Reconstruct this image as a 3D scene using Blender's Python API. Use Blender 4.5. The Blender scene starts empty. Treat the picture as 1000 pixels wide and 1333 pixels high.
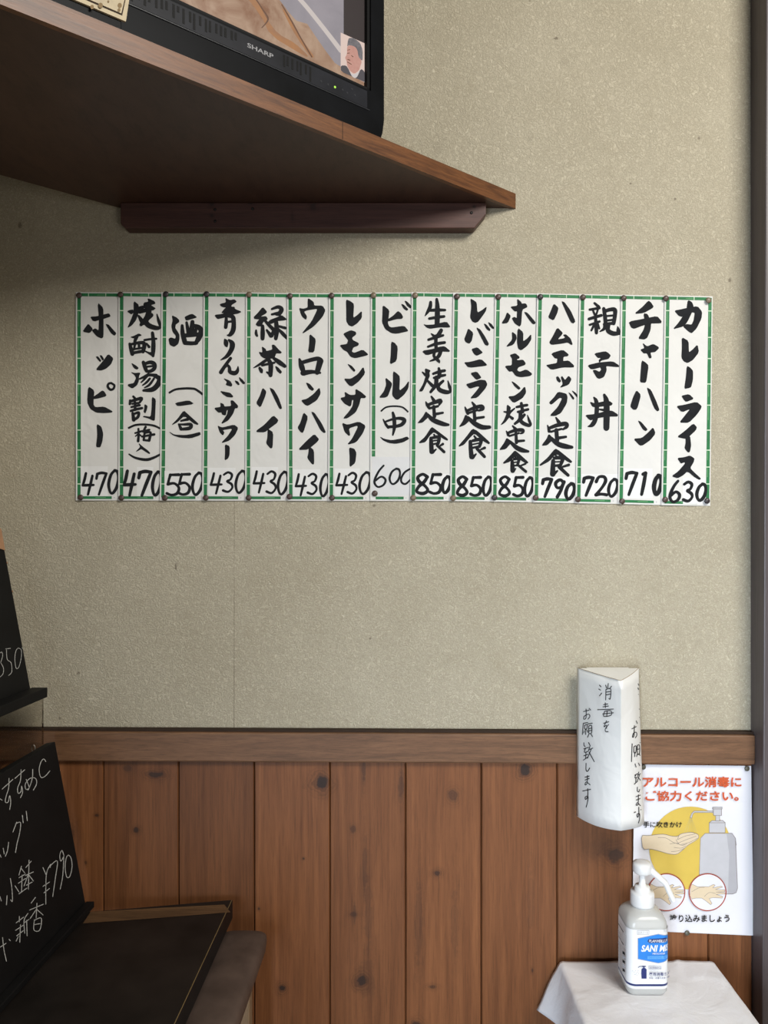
import bpy, bmesh, math, random
from mathutils import Vector, Matrix, noise
from mathutils.bvhtree import BVHTree
random.seed(7)
scene = bpy.context.scene
col = scene.collection

# ------------------------------------------------------------------ camera
CAM = Vector((0.0, -1.355, 1.42))
cam_data = bpy.data.cameras.new('camera'); cam_data.sensor_fit = 'HORIZONTAL'
cam_data.sensor_width = 36.0; cam_data.lens = 36.0; cam_data.clip_start = 0.02
cam = bpy.data.objects.new('camera', cam_data); col.objects.link(cam)
cam.location = CAM; cam.rotation_euler = (math.radians(90), 0, 0)
scene.camera = cam
# ------------------------------------------------------------------ light and exposure
scene.view_settings.view_transform = 'Standard'; scene.view_settings.look = 'None'
scene.view_settings.exposure = 0.0; scene.view_settings.gamma = 1.0
scene.view_settings.use_curve_mapping = False
world = bpy.data.worlds.new('room_ambience'); scene.world = world; world.use_nodes = True
bg = world.node_tree.nodes['Background']; bg.inputs[0].default_value = (1.0, 0.95, 0.88, 1); bg.inputs[1].default_value = 0.055
def area(name, loc, target, sx, sy, power, color):
    d = bpy.data.lights.new(name, 'AREA'); d.shape = 'RECTANGLE'; d.size = sx; d.size_y = sy
    d.energy = power; d.color = color
    o = bpy.data.objects.new(name, d); col.objects.link(o); o.location = loc
    o.rotation_euler = (Vector(target) - Vector(loc)).to_track_quat('-Z', 'Y').to_euler()
    return o
area('ceiling_lamp_light', (1.2, -1.75, 2.72), (0.45, 0.0, 1.2), 1.2, 0.7, 61, (1.0, 0.965, 0.90))
area('side_window_daylight', (1.3, -2.5, 0.75), (0.5, 0, 0.85), 0.9, 1.3, 11, (1.0, 0.96, 0.90))
area('doorway_daylight', (-0.75, -3.2, 0.9), (0.8, 0, 0.7), 0.9, 1.5, 9.5, (0.76, 0.87, 1.0)).data.spread = math.radians(46)

# ------------------------------------------------------------------ helpers
F = 1000.0
def ray(px, py): return Vector(((px - 500.0) / F, 1.0, -(py - 666.5) / F))
def at(px, py, d): return CAM + ray(px, py) * d
S = 1.355e-3
def wx(px): return (px - 500.0) * S
def wz(py): return 1.42 - (py - 666.5) * S

class MB:
    def __init__(s): s.v = []; s.f = []; s.m = []; s.sm = []
    def face(s, pts, mi=0, smooth=False):
        b = len(s.v); s.v += [Vector(p) for p in pts]; s.f.append(list(range(b, b + len(pts)))); s.m.append(mi); s.sm.append(smooth)
    def mesh(s, verts, faces, mi=0, smooth=False):
        b = len(s.v); s.v += [Vector(p) for p in verts]
        for f in faces: s.f.append([b + i for i in f]); s.m.append(mi); s.sm.append(smooth)
    def box(s, x0, x1, y0, y1, z0, z1, mi=0, M=None):
        v = [Vector((x, y, z)) for x in (x0, x1) for y in (y0, y1) for z in (z0, z1)]
        if M: v = [M @ p for p in v]
        s.mesh(v, [(0,1,3,2),(4,6,7,5),(0,4,5,1),(2,3,7,6),(0,2,6,4),(1,5,7,3)], mi)
    def para(s, o, e1, e2, e3, mi=0):
        o, e1, e2, e3 = map(Vector, (o, e1, e2, e3))
        v = [o + e1*a + e2*b + e3*c for a in (0,1) for b in (0,1) for c in (0,1)]
        s.mesh(v, [(0,1,3,2),(4,6,7,5),(0,4,5,1),(2,3,7,6),(0,2,6,4),(1,5,7,3)], mi)
    def prism(s, bottom, top, mi=0, mtop=None):
        n = len(bottom); b = list(map(Vector, bottom)); t = list(map(Vector, top))
        s.mesh(b + t, [list(range(n))[::-1]], mi)
        s.mesh(b + t, [list(range(n, 2*n))], mi if mtop is None else mtop)
        s.mesh(b + t, [(i, (i+1) % n, n + (i+1) % n, n + i) for i in range(n)], mi)
    def lathe(s, c, prof, n=28, mi=0, axis=None):
        c = Vector(c); vs = []; fs = []
        for r, h in prof:
            for k in range(n):
                a = 2*math.pi*k/n; p = Vector((r*math.cos(a), r*math.sin(a), h))
                vs.append(c + (axis @ p if axis else p))
        for j in range(len(prof)-1):
            for k in range(n): fs.append((j*n+k, j*n+(k+1) % n, (j+1)*n+(k+1) % n, (j+1)*n+k))
        s.mesh(vs, fs, mi, True)
        s.mesh(vs[:n], [list(range(n))[::-1]], mi); s.mesh(vs[-n:], [list(range(n))], mi)
    def tube(s, pts, r, n=14, mi=0):
        pts = [Vector(p) for p in pts]; rs = r if isinstance(r, (list, tuple)) else [r]*len(pts)
        vs = []; fs = []
        for i, p in enumerate(pts):
            t = (pts[min(i+1, len(pts)-1)] - pts[max(i-1, 0)]).normalized()
            a = t.orthogonal().normalized() if i == 0 else (pa - t*pa.dot(t)).normalized()
            pa = a; b = t.cross(a)
            for k in range(n): q = 2*math.pi*k/n; vs.append(p + (a*math.cos(q) + b*math.sin(q))*rs[i])
        for j in range(len(pts)-1):
            for k in range(n): fs.append((j*n+k, j*n+(k+1) % n, (j+1)*n+(k+1) % n, (j+1)*n+k))
        s.mesh(vs, fs, mi, True); s.mesh(vs[:n], [list(range(n))[::-1]], mi); s.mesh(vs[-n:], [list(range(n))], mi)
    def build(s, name, mats, parent=None, loc=None, bevel=0, merge=False):
        me = bpy.data.meshes.new(name); o = bpy.data.objects.new(name, me); col.objects.link(o)
        off = Vector(loc) if loc is not None else Vector((0, 0, 0))
        me.from_pydata([tuple(p - off) for p in s.v], [], s.f)
        for m in (mats if isinstance(mats, list) else [mats]): me.materials.append(m)
        for i, p in enumerate(me.polygons): p.material_index = s.m[i]; p.use_smooth = s.sm[i]
        if merge:
            b = bmesh.new(); b.from_mesh(me); bmesh.ops.remove_doubles(b, verts=b.verts, dist=1e-5)
            bmesh.ops.recalc_face_normals(b, faces=b.faces); b.to_mesh(me); b.free()
        me.update(); o.location = off
        if parent is not None:
            o.parent = parent
            o.matrix_parent_inverse = Matrix.Translation(-Vector(parent.location))
        if bevel:
            md = o.modifiers.new('bevel', 'BEVEL'); md.width = bevel; md.segments = 2; md.limit_method = 'ANGLE'; md.angle_limit = math.radians(40)
        return o
def thing(name, label, cat, loc, group=None):
    o = bpy.data.objects.new(name, None); col.objects.link(o); o.location = loc; o.empty_display_size = 0.02
    return tag(o, label, cat, group)
def tag(o, label, cat, group=None):
    o['label'] = label; o['category'] = cat
    if group: o['group'] = group
    return o
def struct(o): o['kind'] = 'structure'; return o

# flat pen work -----------------------------------------------------
def catmull(P, per=5):
    if len(P) < 3: return P
    out = []
    for i in range(len(P)-1):
        p0, p1, p2, p3 = P[max(i-1,0)], P[i], P[i+1], P[min(i+2, len(P)-1)]
        for k in range(per):
            t = k/per
            out.append(tuple(0.5*(2*b + (c-a)*t + (2*a-5*b+4*c-d)*t*t + (-a+3*b-3*c+d)*t**3) for a, b, c, d in zip(p0, p1, p2, p3)))
    out.append(P[-1]); return out
def stroke_polys(P, per=5, caps=True):
    """P: (x, y, w) list -> polygons in the same 2-D space"""
    P = catmull(P, per); polys = []; L = []; R = []
    for i, (x, y, w) in enumerate(P):
        a = P[max(i-1,0)]; b = P[min(i+1, len(P)-1)]
        dx, dy = b[0]-a[0], b[1]-a[1]; l = math.hypot(dx, dy) or 1; nx, ny = -dy/l*w/2, dx/l*w/2
        L.append((x+nx, y+ny)); R.append((x-nx, y-ny))
    for i in range(len(P)-1): polys.append([L[i], L[i+1], R[i+1], R[i]])
    if caps:
        for x, y, w in (P[0], P[-1]):
            polys.append([(x+math.cos(a*math.pi/5)*w/2, y+math.sin(a*math.pi/5)*w/2) for a in range(10)])
    return polys
def chaikin(P, q=0.2):
    out = []
    for i in range(len(P)):
        a, b = P[i], P[(i+1) % len(P)]
        out.append((a[0]*(1-q)+b[0]*q, a[1]*(1-q)+b[1]*q)); out.append((a[0]*q+b[0]*(1-q), a[1]*q+b[1]*(1-q)))
    return out
DIG = {'0': [[(.62,0),(.25,.2),(.03,.6),(.15,.93),(.42,1),(.8,.75),(.97,.35),(.88,.06),(.62,0)]],
 '1': [[(.8,0),(.55,.5),(.25,1)],[(.45,.05),(.8,0)]], '2': [[(.05,.28),(.3,.04),(.75,.04),(.88,.25),(.55,.6),(.02,.97)],[(.02,.97),(.5,.93),(.98,.97)]],
 '3': [[(.1,.12),(.5,0),(.85,.12),(.72,.36),(.4,.46),(.8,.6),(.88,.8),(.5,1),(.02,.93)]],
 '4': [[(.32,0),(.2,.3),(.05,.57)],[(.05,.57),(.5,.56),(.98,.55)],[(.88,.12),(.7,.55),(.5,1)]],
 '5': [[(.95,.02),(.3,.03)],[(.3,.03),(.2,.25),(.12,.48)],[(.12,.48),(.6,.44),(.95,.65),(.82,.92),(.4,1),(.03,.92)]],
 '6': [[(.78,0),(.38,.28),(.04,.75),(.3,1),(.75,.92),(.93,.68),(.6,.52),(.14,.7)]],
 '7': [[(.02,.27),(.1,.05)],[(.1,.05),(.5,.0),(.95,.03)],[(.95,.03),(.6,.5),(.25,1)]],
 '8': [[(.92,.14),(.55,0),(.14,.15),(.25,.38),(.75,.62),(.95,.85),(.55,1),(.05,.9),(.2,.65),(.65,.4),(.92,.14)]],
 '9': [[(.9,.2),(.55,0),(.1,.18),(.22,.45),(.65,.42),(.92,.12)],[(.92,.12),(.62,.6),(.25,1)]]}
def digit_polys(ch, x0, y0, x1, y1, w):
    out = []
    for st in DIG[ch]:
        n = len(st); out += stroke_polys([(x0+(x1-x0)*x, y0+(y1-y0)*y, w*(0.9+0.2*((i*7+ord(ch)) % 3)/2)) for i, (x, y) in enumerate(st)])
    return out
def text_polys(body, x0, y0, x1, y1, bold=0.0, shear=0.0):
    """lettering fitted into a box, y downwards; returns triangles/polys"""
    c = bpy.data.curves.new('t', 'FONT'); c.body = body; c.offset = bold; c.shear = shear; c.resolution_u = 3
    o = bpy.data.objects.new('t', c); col.objects.link(o)
    dg = bpy.context.evaluated_depsgraph_get(); dg.update()
    m = bpy.data.meshes.new_from_object(o.evaluated_get(dg))
    V = [(v.co.x, v.co.y) for v in m.vertices]; Fs = [list(p.vertices) for p in m.polygons]
    bpy.data.objects.remove(o); bpy.data.curves.remove(c); bpy.data.meshes.remove(m)
    ax, bx = min(v[0] for v in V), max(v[0] for v in V); ay, by = min(v[1] for v in V), max(v[1] for v in V)
    W = [(x0+(x-ax)/(bx-ax)*(x1-x0), y1-(y-ay)/max(by-ay,1e-6)*(y1-y0)) for x, y in V]
    return [[W[i] for i in f] for f in Fs]
def ellipse(cx, cy, rx, ry, n=40): return [(cx+rx*math.cos(2*math.pi*k/n), cy+ry*math.sin(2*math.pi*k/n)) for k in range(n)]
def outline(P, w, closed=True):
    Q = P + [P[0]] if closed else P
    out = []
    for i in range(len(Q)-1): out += stroke_polys([(Q[i][0], Q[i][1], w), (Q[i+1][0], Q[i+1][1], w)])
    return out

# ------------------------------------------------------------------ materials
def nt(name):
    m = bpy.data.materials.new(name); m.use_nodes = True
    t = m.node_tree; return m, t, t.nodes['Principled BSDF']
def N(t, kind, **kw):
    n = t.nodes.new(kind)
    for k, v in kw.items():
        if isinstance(k, str) and hasattr(n, k): setattr(n, k, v)
    return n
def coords(t, scale=(1,1,1)):
    tc = N(t, 'ShaderNodeTexCoord'); mp = N(t, 'ShaderNodeMapping'); mp.inputs['Scale'].default_value = scale
    t.links.new(tc.outputs['Object'], mp.inputs['Vector']); return mp.outputs['Vector']
def tex(t, vec, scale, detail=4, rough=.55, dist=0):
    n = N(t, 'ShaderNodeTexNoise'); n.inputs['Scale'].default_value = scale; n.inputs['Detail'].default_value = detail
    n.inputs['Roughness'].default_value = rough; n.inputs['Distortion'].default_value = dist
    if vec is not None: t.links.new(vec, n.inputs['Vector'])
    return n.outputs['Fac']
def ramp(t, fac, stops):
    r = N(t, 'ShaderNodeValToRGB'); e = r.color_ramp.elements
    while len(e) < len(stops): e.new(0.5)
    for q, (p, c) in zip(e, stops): q.position = p; q.color = (*c, 1)
    t.links.new(fac, r.inputs['Fac']); return r.outputs['Color']
def math_(t, op, a, b=None, clamp=False):
    n = N(t, 'ShaderNodeMath'); n.operation = op; n.use_clamp = clamp
    for i, x in enumerate((a, b)):
        if x is None: continue
        if isinstance(x, (int, float)): n.inputs[i].default_value = x
        else: t.links.new(x, n.inputs[i])
    return n.outputs[0]
def mixc(t, fac, a, b, mode='MIX'):
    n = N(t, 'ShaderNodeMix'); n.data_type = 'RGBA'; n.blend_type = mode
    for i, x in ((0, fac), (6, a), (7, b)):
        if isinstance(x, (int, float)): n.inputs[i].default_value = x
        elif isinstance(x, tuple): n.inputs[i].default_value = (*x, 1)
        else: t.links.new(x, n.inputs[i])
    return n.outputs[2]
def bump(t, b, h, strength, dist):
    n = N(t, 'ShaderNodeBump'); n.inputs['Strength'].default_value = strength; n.inputs['Distance'].default_value = dist
    t.links.new(h, n.inputs['Height']); t.links.new(n.outputs[0], b.inputs['Normal'])
def plain(name, c, rough=.5, spec=.5, vary=.12, scale=40, bmp=0, metal=0):
    m, t, b = nt(name); b.inputs['Roughness'].default_value = rough; b.inputs['Specular IOR Level'].default_value = spec
    b.inputs['Metallic'].default_value = metal
    f = tex(t, coords(t), scale, 3)
    t.links.new(ramp(t, f, [(.3, tuple(x*(1-vary) for x in c)), (.7, tuple(min(1, x*(1+vary)) for x in c))]), b.inputs['Base Color'])
    if bmp: bump(t, b, f, bmp, .002)
    return m
def emit(name, c, strength, c2=None, scale=30):
    m, t, b = nt(name); b.inputs['Base Color'].default_value = (.02,.02,.02,1); b.inputs['Roughness'].default_value = .3
    f = tex(t, coords(t), scale, 5, .6, .6)
    t.links.new(ramp(t, f, [(.35, c), (.65, c2 or c)]), b.inputs['Emission Color']); b.inputs['Emission Strength'].default_value = strength
    return m
def sep(t):
    tc = N(t, 'ShaderNodeTexCoord'); s = N(t, 'ShaderNodeSeparateXYZ'); t.links.new(tc.outputs['Object'], s.inputs[0]); return s.outputs
def spot(t, xo, zo, kx, kz, rx, rz, wob=None):
    dx = math_(t, 'DIVIDE', math_(t, 'SUBTRACT', xo, kx), rx); dz = math_(t, 'DIVIDE', math_(t, 'SUBTRACT', zo, kz), rz)
    d = math_(t, 'SQRT', math_(t, 'ADD', math_(t, 'MULTIPLY', dx, dx), math_(t, 'MULTIPLY', dz, dz)))
    return math_(t, 'ADD', d, math_(t, 'MULTIPLY', math_(t, 'SUBTRACT', wob, .5), 1.7)) if wob is not None else d
def mrange(t, v, a, b, lo, hi):
    n = N(t, 'ShaderNodeMapRange'); t.links.new(v, n.inputs[0]); n.clamp = True
    for i, x in enumerate((a, b, lo, hi)): n.inputs[1+i].default_value = x
    return n.outputs[0]
def wood(name, dark, light, scale, rough=.5, spec=.4, island=0.0, knots=(), fine=0.35, bmp=.15):
    """scale: big on the axes across the grain, small along it"""
    m, t, b = nt(name); b.inputs['Roughness'].default_value = rough; b.inputs['Specular IOR Level'].default_value = spec
    vec = coords(t, scale)
    if island:
        g = N(t, 'ShaderNodeNewGeometry'); rnd = g.outputs['Random Per Island']
        va = N(t, 'ShaderNodeVectorMath'); va.operation = 'ADD'; t.links.new(vec, va.inputs[0])
        cx = N(t, 'ShaderNodeCombineXYZ'); t.links.new(math_(t, 'MULTIPLY', rnd, 37.0), cx.inputs[0]); t.links.new(math_(t, 'MULTIPLY', rnd, 11.0), cx.inputs[2])
        t.links.new(cx.outputs[0], va.inputs[1]); vec = va.outputs[0]
    g1 = tex(t, vec, 1.0, 5, .6, 1.2); g2 = tex(t, vec, 5.0, 3, .6, .4)
    f = math_(t, 'ADD', math_(t, 'MULTIPLY', g1, 1-fine), math_(t, 'MULTIPLY', g2, fine))
    g3 = tex(t, vec, 9.0, 4, .75, .2)
    mid = tuple((a+c)/2 for a, c in zip(dark, light))
    c = ramp(t, f, [(.32, dark), (.5, mid), (.68, light)])
    c = mixc(t, mrange(t, g3, .50, .72, 0, .55), c, tuple(x*.55 for x in dark))
    if island:
        c = mixc(t, 1.0, c, ramp(t, rnd, [(0, (1-island,)*3), (1, (1+island*.4,)*3)]), 'MULTIPLY')
    if knots:
        s = sep(t); wob = tex(t, coords(t), 60, 3)
        for px, py, rx, ry, st in knots:
            d = spot(t, s[0], s[2], wx(px), wz(py), rx*S, ry*S, wob)
            ring = math_(t, 'MULTIPLY', mrange(t, d, 1.0, 2.6, .6*st, 0.0), math_(t, 'ADD', math_(t, 'MULTIPLY', math_(t, 'SINE', math_(t, 'MULTIPLY', d, 13.0)), .35), .65)); c = mixc(t, ring, c, tuple(x*.45 for x in dark))
            core = mrange(t, d, .55, 1.10, st, 0.0); c = mixc(t, core, c, (.022,.013,.010))
    t.links.new(c, b.inputs['Base Color'])
    bump(t, b, f, bmp, .0015)
    return m

def plaster():
    m, t, b = nt('fibrous_plaster'); b.inputs['Roughness'].default_value = .92; b.inputs['Specular IOR Level'].default_value = .1
    v = coords(t)
    n1 = tex(t, v, 120, 3, .6, 2.2)
    worm = math_(t, 'ABSOLUTE', math_(t, 'SUBTRACT', n1, .5))
    n2 = tex(t, v, 330, 2, .6, 1.0)
    big = tex(t, v, 3.2, 4, .6); mid = tex(t, v, 22, 4, .65)
    c = ramp(t, big, [(.3, (.385,.344,.256)), (.7, (.452,.410,.315))])
    c = mixc(t, mrange(t, mid, .55, .8, 0, .3), c, (.30,.255,.175))
    c = mixc(t, mrange(t, worm, 0.0, .045, .50, 0), c, (.215,.19,.135))
    c = mixc(t, mrange(t, worm, .10, .20, 0, .50), c, (.62,.57,.44))
    sp = tex(t, v, 75, 2); c = mixc(t, mrange(t, sp, .74, .80, 0, .35), c, (.16,.13,.09))
    s = sep(t); wob = tex(t, v, 300, 3)
    # vertical joint in the covering
    jx = math_(t, 'ABSOLUTE', math_(t, 'SUBTRACT', math_(t, 'ADD', s[0], math_(t, 'MULTIPLY', tex(t, v, 9, 2), .002)), wx(305)+.001))
    j = math_(t, 'MULTIPLY', mrange(t, jx, .0004, .0011, .6, 0), math_(t, 'LESS_THAN', s[2], wz(650)))
    j = math_(t, 'MULTIPLY', j, mrange(t, tex(t, v, 14, 2), .35, .6, .25, 1))
    c = mixc(t, j, c, (.13,.105,.075))
    for px, py, rx, ry in ((229,738,1.4,4.5),(724,50,3,2),(910,180,1.6,2),(821,239,1.6,1.4),(950,365,2.2,3.4),(879,259,1.5,2),(690,1,1,1),(102,876,2,2),(78,935,1.6,2),(487,658,2,2),(482,831,1.6,1.4),(60,200,1,1),(180,255,2,2),(26,293,2.5,4),(735,80,7,5),(570,190,9,9),(690,178,5,7),(130,640,2,1.5)):
        c = mixc(t, mrange(t, spot(t, s[0], s[2], wx(px), wz(py), rx*S, ry*S, wob), .6, 1.2, .6 if rx < 4 else .10, 0), c, (.09,.07,.05))
    t.links.new(c, b.inputs['Base Color'])
    h = math_(t, 'ADD', math_(t, 'MULTIPLY', n1, .7), math_(t, 'ADD', math_(t, 'MULTIPLY', n2, .3), math_(t, 'MULTIPLY', mid, .5)))
    bump(t, b, h, .8, .004)
    return m

M_plaster = plaster()
KN = [(205,1006,11,5,.8),(179,1078,4,4,.8),(168,998,7,5,.5),(418,1017,10,10,.95),(460,1077,4,5,.5),(368,1283,5,5,.95),(471,1273,8,8,.9),(477,1273,16,30,.18),
      (589,1033,7,8,.5),(569,1134,5,4,.75),(682,1001,8,8,.95),(562,1281,6,3,.6),(542,1330,7,6,.8),(460,1187,5,3,.5),(462,1187,2,18,.4),(800,1111,13,9,.75),(790,1100,22,16,.25),
      (475,1130,3,40,.35),(480,1180,6,60,.22),(545,1200,6,70,.25),(592,1200,6,60,.22),(128,1059,3,2,.7),(114,1120,2,3,.6),(92,1085,8,14,.4),(474,1000,3,18,.5),(522,1020,4,22,.45),(690,1170,5,50,.18),(692,1260,1.5,3,.6),(396,1115,1.5,1.5,.8),(338,1180,1.5,2,.8),(1,1,1,1,0)]
M_panel = wood('cedar_panelling', (.115,.041,.014), (.235,.092,.034), (40, 40, 1.6), .5, .35, .3, KN)
M_rail = wood('rail_wood', (.088,.043,.021), (.205,.104,.052), (5, 40, 70), .5, .4)
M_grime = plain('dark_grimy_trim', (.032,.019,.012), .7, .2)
M_post = wood('post_wood', (.058,.047,.049), (.095,.078,.081), (40, 40, 1.5), .42, .5)
M_batten = wood('batten_wood', (.050,.021,.016), (.100,.044,.034), (3, 40, 60), .5, .4, knots=((280,273,3,3,.9),(280,288,2,2,.8),(330,272,4,2,.7),(410,277,4,4,.6),(615,277,2,2,.9),(383,290,2,6,.4),(166,270,2,3,.6)))
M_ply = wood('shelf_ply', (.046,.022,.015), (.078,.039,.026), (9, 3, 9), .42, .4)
M_edge = wood('shelf_edge_wood', (.058,.020,.007), (.195,.076,.024), (5, 6, 70), .4, .5)
M_nail = plain('nail_steel', (.02,.018,.017), .5, .5, metal=.4)
M_black = plain('black_laminate', (.006,.0055,.0055), .45, .3, .3, 30)
M_tabletop = plain('dark_worn_tabletop', (.011,.0085,.0070), .5, .28, .45, 14, .05)
M_raw = wood('bare_worn_wood', (.060,.032,.015), (.15,.082,.038), (3, 30, 30), .6, .3)
M_vinyl = plain('brown_vinyl', (.080,.056,.045), .5, .35, .25, 25, .12)
M_chairwood = wood('chair_wood', (.16,.105,.06), (.29,.20,.12), (30, 30, 2), .5, .4)
M_board = plain('blackboard_paint', (.0045,.0045,.0047), .6, .22, .35, 12)
M_chalk = plain('chalk', (.42,.42,.40), .9, .1, .35, 400)
M_chip = plain('chipped_raw_wood', (.36,.20,.11), .7, .2)
M_steel = plain('steel_ring', (.30,.27,.23), .35, .5, metal=.9)
M_tv = plain('black_tv_plastic', (.0042,.0046,.0055), .40, .09, .3, 20)
M_tvline = plain('tv_rib_plastic', (.03,.032,.036), .3, .5)
M_tvtext = plain('silver_print', (.25,.25,.26), .4, .4)
M_slot = plain('tv_slot', (.002,.002,.002), .6, .2)
M_cream = plain('cream_plastic', (.46,.38,.24), .5, .4, .15, 60)
M_stain = plain('brown_stain', (.20,.13,.055), .6, .3)
def paper(name, c, spec=.25):
    m, t, b = nt(name); b.inputs['Roughness'].default_value = .7; b.inputs['Specular IOR Level'].default_value = spec
    f = tex(t, coords(t), 9, 4, .6)
    t.links.new(ramp(t, f, [(.3, tuple(x*.95 for x in c)), (.7, c)]), b.inputs['Base Color'])
    bump(t, b, tex(t, coords(t), 14, 3, .5, .5), .35, .012); return m
M_paper = paper('menu_paper', (.650,.642,.615))
M_slip = paper('price_slip_paper', (.715,.712,.70))
M_slipgrey = paper('thin_slip_paper', (.62,.62,.625))
M_green = plain('bamboo_green_print', (.018,.150,.050), .6, .3, .15, 30)
M_green2 = plain('bamboo_light_green_print', (.10,.27,.115), .6, .3, .2, 30)
M_node = plain('bamboo_node_print', (.50,.62,.46), .6, .3)
M_ink = plain('brush_ink', (.0145,.0152,.017), .8, .12, .2, 60)
M_pinb = plain('brown_tack', (.060,.036,.030), .4, .5, .2)
M_pint = plain('tan_tack', (.155,.115,.075), .4, .5, .2)
M_pind = plain('dark_tack', (.028,.022,.024), .4, .5, .2)
M_ping = plain('olive_tack', (.075,.070,.050), .35, .5, .2)
M_signpaper = paper('sign_paper', (.78,.78,.76))
M_pen = plain('black_pen', (.012,.012,.014), .6, .3)
M_poster = paper('poster_paper', (.660,.655,.695))
M_red = plain('poster_red', (.50,.085,.028), .6, .3, .05)
M_redring = plain('poster_ring_red', (.50,.10,.065), .6, .3, .05)
M_yellow = plain('poster_yellow', (.56,.40,.075), .6, .3, .04)
M_skin = plain('poster_skin', (.60,.49,.34), .6, .3, .04)
M_pgrey = plain('poster_grey', (.45,.445,.465), .6, .3, .04)
M_pgrey2 = plain('poster_mid_grey', (.36,.355,.375), .6, .3, .04)
M_line = plain('poster_line', (.22,.19,.17), .6, .3)
M_spray = plain('poster_spray_line', (.42,.37,.18), .6, .3)
def cloth_mat():
    m, t, b = nt('white_cotton'); b.inputs['Roughness'].default_value = .9; b.inputs['Specular IOR Level'].default_value = .15
    v = coords(t); f = tex(t, v, 7, 4)
    t.links.new(ramp(t, f, [(.3, (.72,.715,.735)), (.7, (.79,.785,.80))]), b.inputs['Base Color'])
    bump(t, b, math_(t, 'ADD', math_(t, 'MULTIPLY', tex(t, v, 16, 4, .6, .8), 1.0), math_(t, 'MULTIPLY', tex(t, v, 160, 2), .12)), .22, .012); return m
M_cloth = cloth_mat()
M_stool = wood('stool_wood', (.20,.11,.05), (.34,.20,.10), (30,30,2))
M_floor = wood('floor_boards', (.10,.055,.03), (.17,.10,.055), (2, 20, 20))
m, t, b = nt('translucent_bottle'); M_bottle = m
b.inputs['Base Color'].default_value = (.62,.62,.595,1); b.inputs['Roughness'].default_value = .25; b.inputs['Subsurface Weight'].default_value = .2
b.inputs['Subsurface Radius'].default_value = (.02,.02,.02); b.inputs['Transmission Weight'].default_value = .25; b.inputs['IOR'].default_value = 1.4
M_pump = plain('white_pump_plastic', (.70,.70,.69), .28, .5, .02)
M_label = plain('label_white', (.70,.705,.71), .35, .45, .02)
M_blue = plain('label_blue', (.020,.19,.60), .35, .45, .05)
M_lblue = plain('label_light_blue', (.10,.33,.72), .35, .45, .05)
M_navy = plain('label_navy', (.012,.022,.12), .35, .45, .1)
M_lgrey = plain('label_grey_print', (.33,.34,.37), .4, .4)
m, t, b = nt('smoky_acrylic'); M_acryl = m
b.inputs['Base Color'].default_value = (.70,.67,.62,1); b.inputs['Roughness'].default_value = .06; b.inputs['Transmission Weight'].default_value = 1.0; b.inputs['IOR'].default_value = 1.2

# ------------------------------------------------------------------ structure
mb = MB(); mb.box(-.78, 1.3, 0, .1, 0, 2.75); struct(mb.build('wall_back', M_plaster))
mb = MB(); mb.box(-.88, -.78, -1.0, .1, 0, 2.75); struct(mb.build('wall_left', M_plaster))
mb = MB(); mb.box(-.88, 2.2, -4.6, .1, -.05, 0); struct(mb.build('floor', M_floor))
tilt = lambda x: -.0049*x
def shear(mb_):
    for p in mb_.v: p.z += tilt(p.x)
    return mb_
mb = MB(); XB = [-60, 38, 136.5, 234, 332, 430, 528, 626, 724, 822, 920, 977]
for a, c in zip(XB, XB[1:]):
    x0, x1 = wx(a)+.0005, wx(c)-.0005
    ch = .0016
    prof = [(x0, 0.0), (x0, -.005), (x0+ch, -.008), (x1-ch, -.008), (x1, -.005), (x1, 0.0)]
    mb.prism([(x, y, .09) for x, y in prof], [(x, y, .992+tilt(x)) for x, y in prof])
struct(mb.build('trim_3', M_panel))
mb = MB(); mb.box(wx(-60), wx(977.5), -.0025, .001, .09, .99); struct(mb.build('trim_4', M_grime))
mb = MB(); mb.box(-.78, wx(977), -.019, .0, .9835, 1.0345); struct(shear(mb).build('trim_1', M_rail, bevel=.0025))
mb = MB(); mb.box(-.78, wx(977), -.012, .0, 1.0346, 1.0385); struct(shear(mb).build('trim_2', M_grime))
mb = MB(); mb.box(-.78, .645, -.014, 0, 0, .09); struct(mb.build('baseboard_back', M_rail, bevel=.003))
mb = MB()
lo = [(.6462, .0, 0), (.6462, -.040, 0), (.80, -.040, 0), (.80, .0, 0)]
hi = [(.6462, .0, 2.75), (.6462, -.060, 2.75), (.80, -.060, 2.75), (.80, .0, 2.75)]
mb.prism(lo, hi); struct(mb.build('trim_5', M_post, bevel=.002))

# ------------------------------------------------------------------ corner shelf with its batten
ZU, ZT = 1.9555, 1.9805
fr = Vector((.233, 0)); fd = (Vector((-.404, -.546)) - fr).normalized()      # front edge direction, from the back wall outwards
fn = Vector((-fd.y, fd.x));  fn = fn if fn.y > 0 else -fn                    # towards the corner
bk = Vector((-.463, 0)); kd = (Vector((-.61, -.135)) - bk).normalized()
def cut(p, d, x): q = p + d*((x-p.x)/d.x); return q
outl = [fr, cut(fr, fd, -.78), cut(bk, kd, -.78), bk]
shelf = thing('corner_shelf', 'thick brown wooden corner shelf carrying the television high on the wall', 'shelf', (.0, 0, ZU))
mb = MB(); ins = .008
o2 = [fr + fd*.012 + fn*ins, cut(fr + fn*ins, fd, -.78), outl[2], outl[3]]
o2[0] = cut(fr + fn*ins, Vector((1,0)), fr.x-.0124) if False else Vector((fr.x - .0124, -.0005))
o2 = [Vector((p.x, min(p.y, -.0005))) for p in o2]
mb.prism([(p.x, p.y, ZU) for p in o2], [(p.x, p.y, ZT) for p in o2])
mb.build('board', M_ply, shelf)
mb = MB(); e0 = Vector((fr.x, -.0005)); e1 = cut(fr, fd, -.779); a = Vector((fr.x-.0124, -.0005)); b_ = cut(fr+fn*ins, fd, -.779)
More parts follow.
